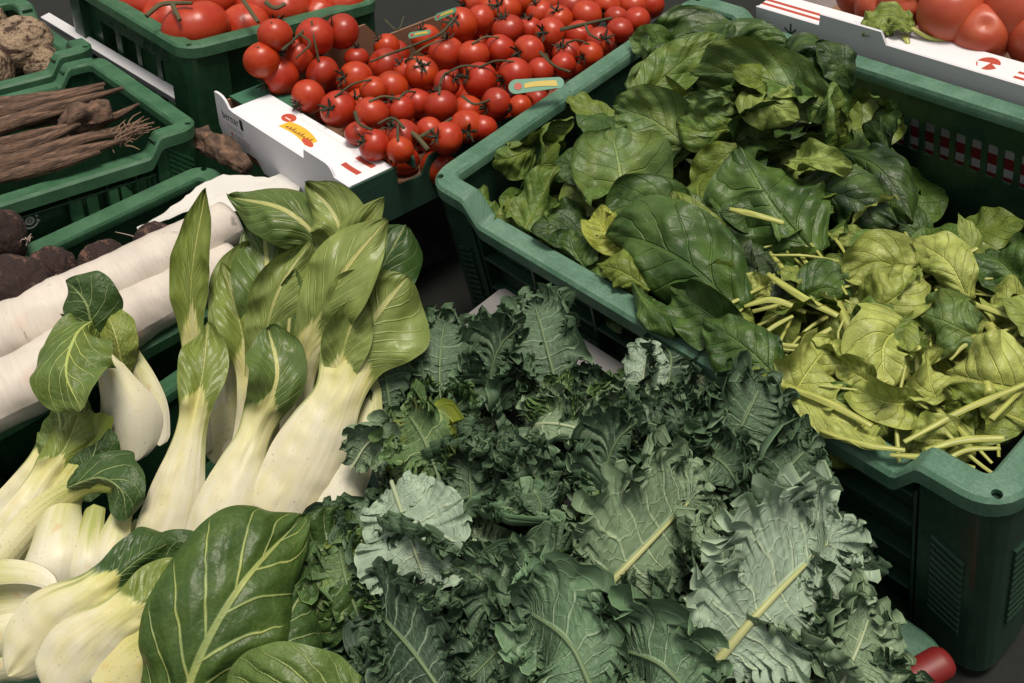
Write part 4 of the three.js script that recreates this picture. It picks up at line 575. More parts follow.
  ['stubby pak choi stalk end below the hollow cut stalk', [
    { p: [[0.1408,0.178,0.4993], [0.1375,0.19,0.5114], [0.1236,0.19,0.5347]], s: [0.012, 0.019, 0.02, 0.02], cup: -1.0, base: 0.2 }, { p: [[0.1531,0.168,0.5137], [0.1398,0.174,0.5264], [0.131,0.176,0.5443]], s: [0.012, 0.016, 0.016, 0.016], cup: -1.0, base: 0.2 }]],
  ['long smooth pak choi head lying with stalks towards the big dark leaf', [
    { p: [[0.1633,0.19,0.5241], [0.1724,0.212,0.4799], [0.1821,0.222,0.4397], [0.1833,0.224,0.4083], [0.1788,0.212,0.3841]], w: [0.017, 0.027, 0.031, 0.027, 0.019, 0.017, 0.02, 0.018, 0.01], cup: -0.8, c: 'deep', base: 0.1 },
    { p: [[0.2051,0.19,0.5082], [0.2119,0.214,0.4631], [0.2188,0.222,0.4251], [0.2145,0.216,0.3844]], w: [0.024, 0.03, 0.032, 0.027, 0.02, 0.02, 0.023, 0.02, 0.012], cup: -0.7, c: 'lime', base: 0.08 },
    { p: [[0.2336,0.185,0.4814], [0.2393,0.2,0.4447], [0.2474,0.205,0.4116]], s: [0.02, 0.026, 0.022, 0.016], cup: -0.8, y: 0.9, g: 0.4 },
    { p: [[0.1834,0.2,0.4138], [0.1906,0.206,0.3928], [0.2073,0.2,0.3837]], b: [0.012, 0.02, 0.024, 0.02, 0.01], cup: -0.6, c: 'deep' }]],
];
const BIG = [   // broad dark leaves at the near edge
  ['big dark green leaf with branching pale veins below the white stalks', { p: [[0.2948,0.205,0.4445], [0.2885,0.232,0.4116], [0.2752,0.242,0.3685], [0.248,0.224,0.3075]], b: [0.036, 0.052, 0.053, 0.047, 0.026], cup: -0.5, roll: -0.5, t: 1, c: 'deep', tip: 0.3, wave: 0.002 }],
  ['dark leaf half folded beneath the big veined leaf', { p: [[0.3093,0.18,0.4082], [0.302,0.205,0.373], [0.2773,0.2,0.3336]], b: [0.02, 0.034, 0.038, 0.032, 0.016], cup: -0.7, c: 'deep' }],
  ['lighter green leaf arched below the big veined leaf', { p: [[0.3864,0.212,0.3657], [0.3611,0.23,0.3884], [0.3277,0.21,0.4287]], b: [0.022, 0.03, 0.034, 0.03, 0.016], cup: -0.6, c: 'mid' }],
  ['dark leaf standing between the white stalks and the kale', { p: [[0.2642,0.17,0.3269], [0.2589,0.192,0.3046], [0.2472,0.2,0.2769]], b: [0.012, 0.022, 0.025, 0.022, 0.01], cup: 0.4, c: 'deep' }],
  ['dark pointed leaf edge beside the kale at the near end', { p: [[0.2883,0.17,0.3571], [0.2892,0.19,0.3312], [0.2692,0.195,0.3068]], b: [0.016, 0.024, 0.026, 0.02, 0.008], cup: 0.3, c: 'deep' }],
];
const KALE = [   // [label, path, half width, options]
  ['pale blue green kale leaf hanging down with its smooth underside showing', [[0.2655,0.212,0.2424], [0.3121,0.218,0.2612], [0.3494,0.196,0.2774]], 0.046, { A1: 0.008, A2: 0.004, c: 'pale', lobe: 0.12, cup: -0.5 }],
  ['broad kale leaf with a thick yellow midrib and netted veins', [[0.4436,0.212,0.2239], [0.4495,0.226,0.1735], [0.442,0.215,0.0965]], 0.07, { A1: 0.014, c: 'soft', cup: 0.25, rib: 'yellow', lobe: 0.2 }],
  ['large splayed kale leaf with pale ribs nearest the dark crate wall', [[0.5234,0.205,0.1976], [0.5292,0.224,0.1464], [0.5249,0.205,0.0569]], 0.075, { A1: 0.014, c: 'pale', cup: 0.3, rib: 'yellow', lobe: 0.3 }],
  ['flat green kale leaf with a toothed edge over a dark hollow', [[0.4121,0.19,0.1755], [0.4011,0.202,0.2198], [0.3752,0.192,0.2528]], 0.04, { A1: 0.006, A2: 0.004, c: 'dark', cup: -0.3, lobe: 0.12 }],
  ['bright curly kale leaf resting on the heap below the yellow midrib', [[0.4939,0.222,0.2572], [0.4653,0.236,0.2474], [0.4164,0.222,0.2474]], 0.056, { A1: 0.010, c: 'mid', cup: -0.3 }],
  ['dark kale leaf with forked white veins at the near edge', [[0.4157,0.19,0.3141], [0.3733,0.2,0.3108], [0.3052,0.185,0.3085]], 0.045, { A1: 0.008, c: 'vdark', cup: -0.3, lobe: 0.15 }],
  ['small pale kale leaf poking up by the grey card', [[0.3363,0.175,0.0568], [0.3308,0.197,0.041], [0.3145,0.2,0.0142]], 0.022, { A1: 0.005, A2: 0.003, c: 'pale', cup: 0.4, lobe: 0.1 }],
  ['curly kale leaf standing against the pak choi leaf', [[0.1856,0.175,0.194], [0.1595,0.205,0.1733], [0.1138,0.215,0.1473]], 0.04, { A1: 0.013, c: 'dark', up: [0.6, 0.5, 0.4] }],
  ['crinkled kale leaf with a pale rib before the punched card', [[0.2154,0.18,0.164], [0.1849,0.2,0.1331], [0.153,0.205,0.0988]], 0.04, { A1: 0.013, c: 'dark' }],
  ['tight curled kale leaf topping the heap beside the punched hole', [[0.2878,0.185,0.0942], [0.2558,0.21,0.0734], [0.2091,0.215,0.0443]], 0.045, { A1: 0.014, c: 'dark' }],
  ['curly kale leaf spilling over the spinach crate rim', [[0.4286,0.19,0.0681], [0.4251,0.215,0.0294], [0.4184,0.222,0.0016]], 0.048, { A1: 0.015, c: 'dark' }],
  ['curly kale leaf edge against the ribbed crate wall', [[0.4654,0.18,0.0712], [0.4683,0.2,0.0398], [0.4686,0.2,0.0149]], 0.042, { A1: 0.013, c: 'dark' }],
  ['kale leaf with a pale stalk beside the large splayed leaf', [[0.5195,0.205,0.1704], [0.4989,0.218,0.1453], [0.4627,0.21,0.1117]], 0.04, { A1: 0.012, c: 'soft', rib: 'pale' }],
  ['folded pale kale leaf tip standing behind the splayed leaf', [[0.5272,0.205,0.1275], [0.517,0.222,0.1044], [0.4979,0.225,0.0868]], 0.026, { A1: 0.008, c: 'pale' }],
  ['light kale leaf at the near right end of the heap', [[0.5759,0.17,0.1485], [0.5708,0.182,0.1142], [0.5601,0.178,0.0813]], 0.045, { A1: 0.010, c: 'soft' }],
  ['curly kale leaf with yellow blotches by the dark pak choi leaf', [[0.3142,0.178,0.3192], [0.294,0.196,0.3111], [0.2654,0.2,0.297]], 0.035, { A1: 0.012, c: 'spot' }],
  ['yellow tipped curly kale leaf above the hanging pale leaf', [[0.2832,0.2,0.2133], [0.2563,0.215,0.203], [0.2186,0.215,0.1938]], 0.042, { A1: 0.013, c: 'spot' }],
  ['soft green kale leaf lying at the near edge below the netted leaf', [[0.5371,0.215,0.2163], [0.5102,0.23,0.2182], [0.4807,0.222,0.2261]], 0.05, { A1: 0.012, c: 'mid', cup: -0.3 }],
  ['grey green kale leaf turned edge-on beside the hanging pale leaf', [[0.2122,0.19,0.2519], [0.2161,0.206,0.2273], [0.2464,0.21,0.2208]], 0.03, { A1: 0.007, A2: 0.004, c: 'soft' }],
];
const KALEBED = [[0.1523,0.17,0.133], [0.3997,0.17,-0.0159], [0.587,0.16,0.1261], [0.3243,0.17,0.3721]];
// ---------- tomatoes ----------
const tomMap = dataTex(256, 256, (u, v) => { const a = fbm(u * 6, v * 6), sp = nz(u * 70, v * 70) > 0.42 ? 0.04 : 0; return [0.67 + a * 0.06 + sp, 0.215 + a * 0.09 + sp * 1.4, 0.105 + a * 0.04 + sp]; }, true);
const tomMat = [[1, 1, 1], [0.92, 0.72, 0.75], [0.8, 0.7, 0.8], [1.0, 1.0, 0.6]].map((c) => new THREE.MeshPhysicalMaterial({ color: lin(...c.map((x) => Math.min(1, x))), map: tomMap, roughness: 0.34, specularIntensity: 0.9 }));
const plumMat = new THREE.MeshPhysicalMaterial({ color: lin(1, 1, 1), map: dataTex(128, 128, (u, v) => { const a = fbm(u * 5, v * 5); return [0.69 + a * 0.06, 0.31 + a * 0.1, 0.2 + a * 0.06]; }, true), roughness: 0.4 });
const calyxMat = new THREE.MeshStandardMaterial({ color: lin(0.022, 0.026, 0.012), roughness: 0.85 }), vineMat = new THREE.MeshStandardMaterial({ color: lin(0.085, 0.075, 0.035), roughness: 0.85 }), vineDark = new THREE.MeshStandardMaterial({ color: lin(0.05, 0.05, 0.022), roughness: 0.85 });
function tomatoGeo(r, sq, lobes, amp, sd) {
  const g = new THREE.SphereGeometry(r, 36, 24), p = g.attributes.position;
  for (let i = 0; i < p.count; i++) { const x = p.getX(i), y = p.getY(i), z = p.getZ(i), a = Math.atan2(z, x), s = Math.hypot(x, z) / r, t = clamp(y / r, -1, 1); const k = 1 + amp * Math.cos(a * lobes + sd) * s * smooth(-0.6, 1, t) + 0.02 * nz(x / r + sd, y / r, z / r); const dip = 0.16 * r * Math.exp(-s * s * 12) * (t > 0 ? 1 : 0.4); p.setXYZ(i, x * k, y * sq - Math.sign(y) * dip, z * k); }
  g.computeVertexNormals(); return g;
}
const tomGeos = [0, 1, 2, 3].map((k) => tomatoGeo(1, [0.94, 0.97, 0.9, 0.99][k], 5, 0.018, k * 2));
const plumGeos = [0, 1].map((k) => tomatoGeo(1, 1.12 + k * 0.08, 4, 0.02, k * 3)), beefGeos = [0, 1].map((k) => tomatoGeo(1, 0.8, 8, 0.035, k * 3));
function calyxGeo(sd) {
  const gs = []; for (let i = 0; i < 6; i++) { const a = i / 6 * 6.283 + nz(i, sd) * 0.6, l = 0.55 + 0.25 * nz(i * 3.1, sd), d = [Math.cos(a), Math.sin(a)], cr = 0.25 + 0.3 * nz(i, sd + 4);
    gs.push(ribbon({ path: [[d[0] * 0.05, 0.86, d[1] * 0.05], [d[0] * l * 0.5, 0.93, d[1] * l * 0.5], [d[0] * l, 0.9 + cr, d[1] * l]], w: [0.06, 0.09, 0.07, 0.02], cup: -0.6, nu: 6, nv: 4, tip: 0.05, twist: [0, nz(i, sd + 2)] })); }
  return mergeGeometries(gs);
}
const calyxes = [0, 1, 2].map(calyxGeo), stemGeo = tube([[0, 0.82, 0], [0.04, 1.02, 0.03], [0.14, 1.2, 0.06]], 0.07, 0.055, 5, 6);
function tomato([x, y, z, r], o) {
  const g = thing(o.name, o.label, 'tomato', [x, y, z], o.group); const b = mesh('fruit', o.geo, o.mat, g); g.scale.setScalar(r);
  if (o.calyx) mesh('stem', stemGeo, calyxMat, mesh('calyx', o.calyx, calyxMat, g)); g.rotation.set(...o.rot); return g;
}
seed = 11;
const tomHue = ['bright red', 'deep red', 'dark red', 'orange red'];
function tomWhere([x, , z]) { return z > -0.045 ? 'next to the printed white box top' : x > -0.09 ? 'along the spinach crate side' : x < -0.27 ? 'along the brown card wall' : 'in the middle of the heap'; }
const vineTomato = (t, i, low) => { const w = tomHue[i % 4] + ' small vine tomato ' + (low ? 'half hidden under others ' : '') + tomWhere(t); return { name: 'vine_tomato', label: w, group: w.replace('tomato', 'tomatoes'), geo: tomGeos[i % 4], mat: tomMat[i % 4] }; };
TOMATOES.forEach((t, i) => { const hang = rnd(); tomato(t, { ...vineTomato(t, i, false), calyx: i % 7 === 3 ? null : calyxes[i % 3], rot: hang < 0.55 ? [rr(-0.2, 0.9), rr(0, 6), rr(-1.1, 0.2)] : [rr(1.2, 3.4), rr(0, 6), rr(-0.6, 0.6)] }); });
TOMATOES_BELOW.forEach((t, i) => t[2] < -0.05 && tomato(t, { ...vineTomato(t, i, true), calyx: i % 2 ? calyxes[i % 3] : null, rot: [rr(-0.6, 1.2), rr(0, 6), rr(-1.2, 0.4)] }));
{ // trusses: a stem arches from tomato to neighbouring tomato
  let n = 0; for (let i = 0; i < TOMATOES.length && n < 15; i += 3) {
    const a = TOMATOES[i]; let best = null, bd = 0.062; for (const b of TOMATOES) { const d = Math.hypot(a[0] - b[0], a[1] - b[1], a[2] - b[2]); if (b !== a && d < bd && b[2] < a[2]) { bd = d; best = b; } } if (!best) continue; n++;
    const s = V(a).add(new THREE.Vector3(0.3 * a[3], 0.95 * a[3], 0.1 * a[3])), t = V(best).add(new THREE.Vector3(0.2 * best[3], 0.97 * best[3], 0)), m = s.clone().add(t).multiplyScalar(0.5); m.y += 0.005;
    const g = mesh('tomato_vine', tube([[0, 0, 0], m.clone().sub(s).toArray(), t.clone().sub(s).toArray()], 0.0015, 0.0011, 12, 7, 1, 0.3, i), i % 4 ? vineDark : vineMat); g.position.copy(s); const w = (i % 4 ? 'dark' : 'pale') + ' arched vine stem joining two small tomatoes'; tag(g, w, 'vine', w.replace('stem', 'stems'));
  }
}
// vines between the trusses
for (const [pts, r] of [
  [[[-0.0437,0.212,-0.0399], [-0.0575,0.222,-0.0401], [-0.0806,0.226,-0.0399], [-0.0918,0.228,-0.0381]], 0.0032], [[[-0.0575,0.222,-0.0401], [-0.0548,0.222,-0.063], [-0.054,0.222,-0.0849]], 0.0022], [[[-0.1732,0.252,-0.1972], [-0.1637,0.25,-0.1656], [-0.173,0.25,-0.1306]], 0.002], [[[-0.173,0.25,-0.1306], [-0.184,0.248,-0.1131], [-0.1967,0.246,-0.0849]], 0.0018],
  [[[-0.2944,0.262,-0.029], [-0.3065,0.262,-0.063], [-0.3146,0.262,-0.0953], [-0.3103,0.262,-0.1138]], 0.002], [[[-0.3065,0.262,-0.063], [-0.2735,0.262,-0.0561], [-0.2651,0.26,-0.0297]], 0.0016], [[[-0.0618,0.236,-0.2588], [-0.0454,0.236,-0.2828], [-0.0295,0.234,-0.3102]], 0.0024], [[[-0.0454,0.236,-0.2828], [-0.0247,0.236,-0.2698], [-0.0082,0.234,-0.2685]], 0.0016],
  [[[-0.0424,0.24,-0.2096], [-0.0092,0.238,-0.2003], [0.0113,0.236,-0.2025]], 0.0018], [[[-0.1202,0.25,-0.01], [-0.0962,0.25,0.0004], [-0.0781,0.248,-0.0019]], 0.002], [[[-0.0642,0.238,-0.0311], [-0.0854,0.242,-0.0322], [-0.0871,0.244,-0.0151]], 0.0018], [[[-0.0462,0.245,-0.0992], [-0.0233,0.244,-0.0978], [-0.0161,0.243,-0.1125]], 0.0016], [[[-0.2541,0.25,-0.1513], [-0.2189,0.25,-0.1448], [-0.2362,0.252,-0.1679]], 0.0012]]) {
  const b = V(pts[0]); const g = tube(pts, r, r * 0.7, 14, 7, 1, 0.3, r * 900).translate(-b.x, -b.y, -b.z); const m = mesh('tomato_vine', g, r > 0.003 ? vineMat : vineDark); m.position.copy(b);
  tag(m, r > 0.003 ? 'thick pale forked vine stem at the near edge of the small tomatoes' : 'thin dark vine stem lying between the small tomatoes', 'vine', r > 0.003 ? undefined : 'thin vine stems among the small tomatoes');
}
// grower's tags
function growerTag(p, dir, L, label) {
  const g = thing('produce_tag', label, 'tag', p); lay(g, dir, [dir[2] * -0.2 + 0.5, -0.6, 0.7], p);
  const s = new THREE.Shape(), h = L * 0.14; s.moveTo(-L / 2 + h, -h); s.lineTo(L / 2 - h, -h * 0.7); s.absarc(L / 2 - h, 0, h * 0.8, -1.4, 1.4); s.lineTo(-L / 2 + h, h); s.absarc(-L / 2 + h, 0, h, 1.57, 4.71);
  const gs = (d) => new THREE.ExtrudeGeometry(d, { depth: 0.0008, bevelEnabled: false, curveSegments: 8 }).rotateX(-Math.PI / 2);
  mesh('strip', gs(s), new THREE.MeshStandardMaterial({ color: lin(0.1, 0.26, 0.17), roughness: 0.5 }), g);
  const y = new THREE.Shape(); y.moveTo(-L * 0.22, -h * 0.35); y.quadraticCurveTo(0, -h * 0.1, L * 0.36, -h * 0.45); y.lineTo(L * 0.34, h * 0.35); y.quadraticCurveTo(0, h * 0.6, -L * 0.22, h * 0.3); y.closePath();
  mesh('yellow_print', new THREE.ShapeGeometry(y, 6).rotateX(-Math.PI / 2).translate(0, 0.0012, 0), new THREE.MeshStandardMaterial({ color: lin(0.5, 0.38, 0.06), roughness: 0.5 }), g);
  mesh('red_print', new THREE.CircleGeometry(h * 0.5, 14).rotateX(-Math.PI / 2).translate(-L * 0.33, 0.0012, 0), new THREE.MeshStandardMaterial({ color: lin(0.4, 0.06, 0.03), roughness: 0.5 }), g);
}
growerTag([0.0096,0.245,-0.1572], [0.55, 0.05, -0.8], 0.06, 'green tag with yellow print lying beside the spinach crate rim');
growerTag([-0.2055,0.243,-0.2071], [0.5, 0.5, -0.6], 0.035, 'small green tag among the tomatoes against the brown card wall');
growerTag([-0.2021,0.24,-0.1625], [0.8, 0.1, -0.6], 0.03, 'small green tag flat on the tomatoes under a dark vine');
// large tomatoes
seed = 21;
for (const [px, r] of [[[-0.6609,0.235,-0.0116], 0.042], [[-0.4895,0.245,-0.0082], 0.045], [[-0.6046,0.225,-0.0115], 0.036], [[-0.5644,0.235,-0.0754], 0.042], [[-0.482,0.22,-0.0707], 0.034], [[-0.4997,0.225,-0.111], 0.036], [[-0.4762,0.215,-0.1308], 0.034], [[-0.501,0.21,-0.1702], 0.034], [[-0.4888,0.2,-0.0459], 0.03], [[-0.482,0.2,-0.206], 0.034], [[-0.6786,0.23,-0.0767], 0.042], [[-0.766,0.23,-0.0182], 0.042], [[-0.4538,0.19,-0.2093], 0.03], [[-0.4663,0.19,-0.1658], 0.03]])
  tomato([...px, r], { name: 'large_tomato', label: 'large ribbed red tomato in the green crate beside the white rail', group: 'large tomatoes in the green crate', geo: beefGeos[names['large_tomato'] % 2 || 0], mat: tomMat[0], rot: [rr(-0.3, 0.6), rr(0, 6), rr(-0.7, 0.1)] });
for (const pts of [[[-0.4936,0.29,0.0451], [-0.4968,0.293,0.0218], [-0.492,0.29,0.0078], [-0.4685,0.288,-0.0087]], [[-0.492,0.29,0.0078], [-0.4736,0.285,0.0135], [-0.4583,0.28,0.0178]], [[-0.4587,0.27,-0.0689], [-0.4139,0.268,-0.057], [-0.3864,0.262,-0.0503]], [[-0.4093,0.27,-0.078], [-0.3974,0.262,-0.083], [-0.3977,0.26,-0.0979]]]) {
  const b = V(pts[0]); const m = mesh('tomato_vine', tube(pts, 0.0034, 0.0024, 14, 7, 1, 0.25, pts[0][0] * 50).translate(-b.x, -b.y, -b.z), vineMat); m.position.copy(b);
  tag(m, 'brownish vine stem lying on the large ribbed tomatoes', 'vine', 'vine stems on the large tomatoes');
}
// plum-shaped tomatoes in the white tray
for (const [p, r, a] of [[[0.2717,0.23,-0.492], 0.032, 0.2], [[0.3052,0.215,-0.4946], 0.030, 0.9], [[0.3262,0.23,-0.5217], 0.033, 0.1], [[0.2845,0.225,-0.5357], 0.028, 0.5], [[0.2124,0.22,-0.5069], 0.028, 1.4], [[0.181,0.205,-0.5095], 0.027, 1.2], [[0.1432,0.2,-0.5288], 0.027, 1.2], [[0.3555,0.215,-0.5102], 0.03, 0.4], [[0.2319,0.23,-0.5214], 0.03, 0.5], [[0.2864,0.22,-0.5696], 0.03, 0.8]])
  tomato([...p, r], { name: 'plum_tomato', label: 'pale red plum-shaped tomato in the white striped tray', group: 'plum-shaped tomatoes in the white tray', geo: plumGeos[(names['plum_tomato'] || 0) % 2], mat: plumMat, rot: [a, 0.6, -a * 0.5] });

// ---------- spinach ----------
const spV = { n: 6, a: 0.34, p: 0.85, mw: 0.035, sw: 0.011, tn: 7, asp: 1.5, tk: 0.22, mott: 0.2, puff: 0.14, sign: -1 };
const spMaps = [1, 2, 3].map((sd) => veinMaps({ ...spV, sd, lam: [0.72, 0.77, 0.60], vein: [0.86, 0.90, 0.70] }));
const spMats = spMaps.map((m) => leafMat(m, 0.43, 0.0028, { specularIntensity: 0.65 }));
const spStalkMat = new THREE.MeshPhysicalMaterial({ color: lin(0.44, 0.47, 0.14), roughness: 0.42, map: dataTex(64, 128, (u, v) => { const k = 0.88 + nz(u * 8, v * 3) * 0.16 + nz(u * 30, v * 8) * 0.06; return [k, k, k * 0.9]; }, true) });
const TINT = { grey: [0.185, 0.27, 0.15], mid: [0.165, 0.25, 0.085], dark: [0.06, 0.115, 0.045], vdark: [0.026, 0.054, 0.027], olive: [0.25, 0.29, 0.08], yellow: [0.60, 0.56, 0.15], pale: [0.47, 0.53, 0.23], wilt: [0.43, 0.45, 0.16], straw: [0.74, 0.71, 0.33] };
const tinted = (a, b, sd, k = 0.5) => (u, v) => { const n = clamp(0.5 + fbm(u * 3 + sd, v * 2, sd) * 1.6); return [0, 1, 2].map((i) => lerp(a[i], b[i], n * k)); };
function leafGroup(name, label, category, group, basePt, parts) {
  const g = thing(name, label, category, basePt, group); for (const [n, geo, mat] of parts) mesh(n, geo.translate(-basePt[0], -basePt[1], -basePt[2]), mat, g); return g;
}
const SPL = { grey: 'soft green spinach leaf', mid: 'fresh mid green spinach leaf', dark: 'glossy dark green spinach leaf', vdark: 'almost black green spinach leaf', olive: 'olive green spinach leaf', yellow: 'yellow spinach leaf', pale: 'pale yellow green spinach leaf', wilt: 'wilting light green spinach leaf', straw: 'straw yellow spinach leaf' };
// leaves press against the crate walls from inside
const inCrate = (p) => { if (p.y < 0.201 && p.z > -0.026) p.z = -0.0262; if (p.y < 0.224 && p.x < 0.027) p.x = 0.0272; if (p.y < 0.21 && p.z < -0.394) p.z = -0.394; };
SP.forEach(([path, w, o], i) => {
  const c = TINT[o.c], alt = o.c === 'dark' || o.c === 'vdark' ? TINT.mid : o.c === 'straw' || o.c === 'yellow' ? TINT.wilt : o.c === 'wilt' ? TINT.straw : TINT.olive;
  const parts = [['blade', ribbon({ nu: 46, nv: 28, tip: 0.2, up: CAMW, ...o, path, w, sd: i * 1.7, blister: o.blister || 0.002, fold: Math.max(...w) * (o.c === 'straw' || o.c === 'wilt' ? 0.26 : 0.42), ff: 0.62 / Math.max(...w), quilt: Math.max(...w) * (0.03 + 0.05 * ((i * 7) % 5) / 4), vein: { ...spV, sd: i % 3 + 1 }, keep: inCrate, cup: (o.cup || 0) * 1.5, cupL: (o.cupL ?? o.cup ?? 0) * 1.5, roll: (o.roll || 0) + 0.6 * Math.sin(i * 2.1), rollL: (o.roll || 0) + 0.6 * Math.cos(i * 1.7), wave: (o.wave ?? 0.002) * 2.2, wf: 1.6, colour: tinted(c, alt, i * 2.3, 0.7) }), spMats[i % 3]]];
  if (o.stalk) { const a = path[0], b = path[1], s = o.stalk; parts.push(['stalk', tube([a.map((x, k) => lerp(x, b[k], 0.25) - (k === 1 ? 0.003 : 0)), a, s.map((x, k) => lerp(x, a[k], 0.4)), s], [0.003, 0.0036, 0.004, 0.0044], 0, 16, 8), spStalkMat]); }
  leafGroup('spinach_leaf', o.label || SPL[o.c] + ' lying loose in the large green crate', 'spinach leaf', o.label ? undefined : SPL[o.c].replace('leaf', 'leaves'), path[0], parts);
});
STALKS.forEach(([path, r], i) => leafGroup('spinach_stalk', 'loose pale yellow spinach stalk in the large green crate', 'stalk', 'loose spinach stalks', path[0], [['stalk', tube(path, [r * 0.4, r * 0.62, r * 0.66, r * 0.62, r * 0.5], 0, 16, 9, 0.7, 0.2, i), spStalkMat]]));
{ // leaves lower in the heap
  seed = 33; const protos = [];
  for (let k = 0; k < 8; k++) { const c = [TINT.dark, TINT.mid, TINT.dark, TINT.olive, TINT.vdark, TINT.wilt, TINT.straw, TINT.wilt][k]; protos.push(ribbon({ path: [[0, 0, 0], [0.03, 0.008, 0.004], [0.075, rr(-0.008, 0.006), rr(-0.01, 0.01)]], w: [0.008, 0.024, 0.028, 0.022, 0.01], cup: rr(-0.8, 0.6), cupL: rr(-0.8, 0.6), blister: 0.003, wave: 0.003, wf: 1.7, tip: 0.2, sd: k * 5, nu: 26, nv: 16, colour: tinted(c, TINT.mid, k * 3, 0.5) })); }
  for (let i = 0; i < 170; i++) {
    const x = rr(0.06, 0.53), z = rr(-0.35, -0.066), yellow = x > 0.30 + (-z) * 0.15 && rnd() < 0.8 && z > -0.3, k = yellow ? [3, 5, 6, 7, 1][Math.floor(rr(0, 5))] : Math.floor(rr(0, 5));
    const depth = rr(0, 1), y = 0.115 + depth * 0.06 + (x < 0.35 ? smooth(0.02, 0.2, -z) * 0.02 : 0) - smooth(-0.17, -0.30, z) * smooth(0.22, 0.32, x) * 0.09;
    const m = mesh('spinach_leaf', protos[k], spMats[i % 3]); m.position.set(x, y, z); m.rotation.set(rr(-0.6, 0.6), rr(0, 6.28), rr(-0.5, 0.5), 'YXZ'); const s = rr(0.8, 1.3); m.scale.setScalar(s);
    const w = ['dark', 'mid green', 'blackish', 'olive', 'almost black', 'wilted light green', 'straw yellow', 'limp light green'][k] + ' spinach leaf half buried in the heap ' + (x > 0.33 ? 'under the loose stalks' : 'under the large leaves'); tag(m, w, 'spinach leaf', w.replace('leaf', 'leaves'));
  }
  for (let i = 0; i < 56; i++) { // smaller leaves tangled among the large ones
    const a = rnd(), x = rr(0.05, 0.34 - a * 0.05), z = -0.06 - a * 0.3, m = mesh('spinach_leaf', protos[[0, 1, 0, 2, 3, 4, 1][i % 7]], spMats[i % 3]); m.position.set(x, 0.175 + a * 0.042 + rr(-0.006, 0.012), z); m.rotation.set(rr(-1.1, 1.1), rr(0, 6.28), rr(-0.9, 0.9), 'YXZ'); m.scale.set(rr(0.6, 1), rr(0.8, 1.4), rr(0.6, 1));
    tag(m, 'small curled spinach leaf squeezed between the large dark leaves', 'spinach leaf', 'small spinach leaves between the large ones');
  }
  for (let i = 0; i < 60; i++) { // torn scraps on top of the wilting part
    const x = rr(0.33, 0.555), z = rr(-0.23, -0.045), k = [5, 6, 7, 3, 6, 1][i % 6], m = mesh('spinach_leaf', protos[k], spMats[i % 3]); m.position.set(x, 0.178 + rr(0, 0.026), z); m.rotation.set(rr(-0.9, 0.9), rr(0, 6.28), rr(-0.7, 0.7), 'YXZ'); m.scale.set(rr(0.4, 0.75), rr(0.6, 1.2), rr(0.3, 0.8));
    tag(m, 'small torn yellowing scrap of spinach leaf among the loose stalks', 'spinach leaf', 'torn spinach scraps');
  }
  for (let i = 0; i < 70; i++) { const x = rr(0.34, 0.56), z = rr(-0.2, -0.04), y = rr(0.185, 0.205), a = rr(0, 6.28), l = rr(0.02, 0.05); const m = mesh('spinach_stalk', tube([[-l, 0, 0], [0, rr(-0.004, 0.006), rr(-0.004, 0.004)], [l, 0, 0]], rr(0.001, 0.0022), 0.0011, 8, 7, 0.8, 0.1, i), spStalkMat); m.position.set(x, y, z); m.rotation.set(0, a, rr(-0.25, 0.25)); tag(m, 'loose pale yellow spinach stalk in the large green crate', 'stalk', 'loose spinach stalks'); }
}
// ---------- pak choi ----------
const pakStalk = (yel, gr, sd) => dataTex(192, 512, (u, v) => {
  const x = u * 2 - 1, streak = nz(u * 9 + sd, v * 1.2) * 0.5 + nz(u * 24, v * 1.5, sd) * 0.3, fine = nz(u * 120, v * 12, sd) * 0.5;
  const g = smooth(0.35, 1.05, v + streak * 0.55 * (0.4 + v)) * (0.35 + gr), y = clamp(yel * 0.75 + streak * 0.35 * v + smooth(0.2, 0.9, v) * 0.45 + fbm(u * 3, v * 4, sd) * 0.35);
  const speck = nz(u * 34 + 9, v * 80, sd) > 0.6 ? 0.35 : 1, blush = smooth(0.25, 0.6, fbm(u * 2.5 + 4, v * 5, sd + 3)) * 0.10;
  const a = [0.82, 0.805, 0.72], b = [0.77, 0.74, 0.47], c = [0.47, 0.53, 0.2]; return [0, 1, 2].map((i) => (lerp(lerp(a[i], b[i], y), c[i], clamp(g)) + streak * 0.02 + fine * 0.015 - blush * [0.2, 0.8, 1.1][i]) * lerp(1, speck, 0.5));
}, true);
const stBump = dataTex(192, 256, (u, v) => { const k = 0.5 + nz(u * 12, v * 1.5) * 0.4 + nz(u * 70, v * 4) * 0.2; return [k, k, k]; });
const stalkMats = {}; function stalkMat(y = 0, g = 0) { const k = y.toFixed(1) + g.toFixed(1); return stalkMats[k] ??= new THREE.MeshPhysicalMaterial({ map: pakStalk(y, g, Object.keys(stalkMats).length * 3.3), bumpMap: stBump, bumpScale: 0.0004, roughness: 0.42, specularIntensity: 0.7, side: THREE.DoubleSide }); }
const pkV = { n: 7, a: 0.42, p: 0.8, mw: 0.045, sw: 0.011, tn: 8, asp: 1.6, tk: 0.14, mott: 0.12, puff: 0.3, sign: 0.8 };
const pakMaps = { light: veinMaps({ ...pkV, sd: 5, lam: [0.48, 0.54, 0.29], vein: [0.70, 0.74, 0.46] }), lime: veinMaps({ ...pkV, n: 11, sd: 6, lam: [0.45, 0.51, 0.24], vein: [0.68, 0.71, 0.42] }), yellow: veinMaps({ ...pkV, sd: 7, lam: [0.56, 0.57, 0.27], vein: [0.74, 0.75, 0.44] }), mid: veinMaps({ ...pkV, sd: 8, lam: [0.34, 0.42, 0.21], vein: [0.62, 0.68, 0.42] }), deep: veinMaps({ ...pkV, n: 5, sw: 0.014, sd: 9, lam: [0.22, 0.31, 0.15], vein: [0.52, 0.58, 0.38] }) };
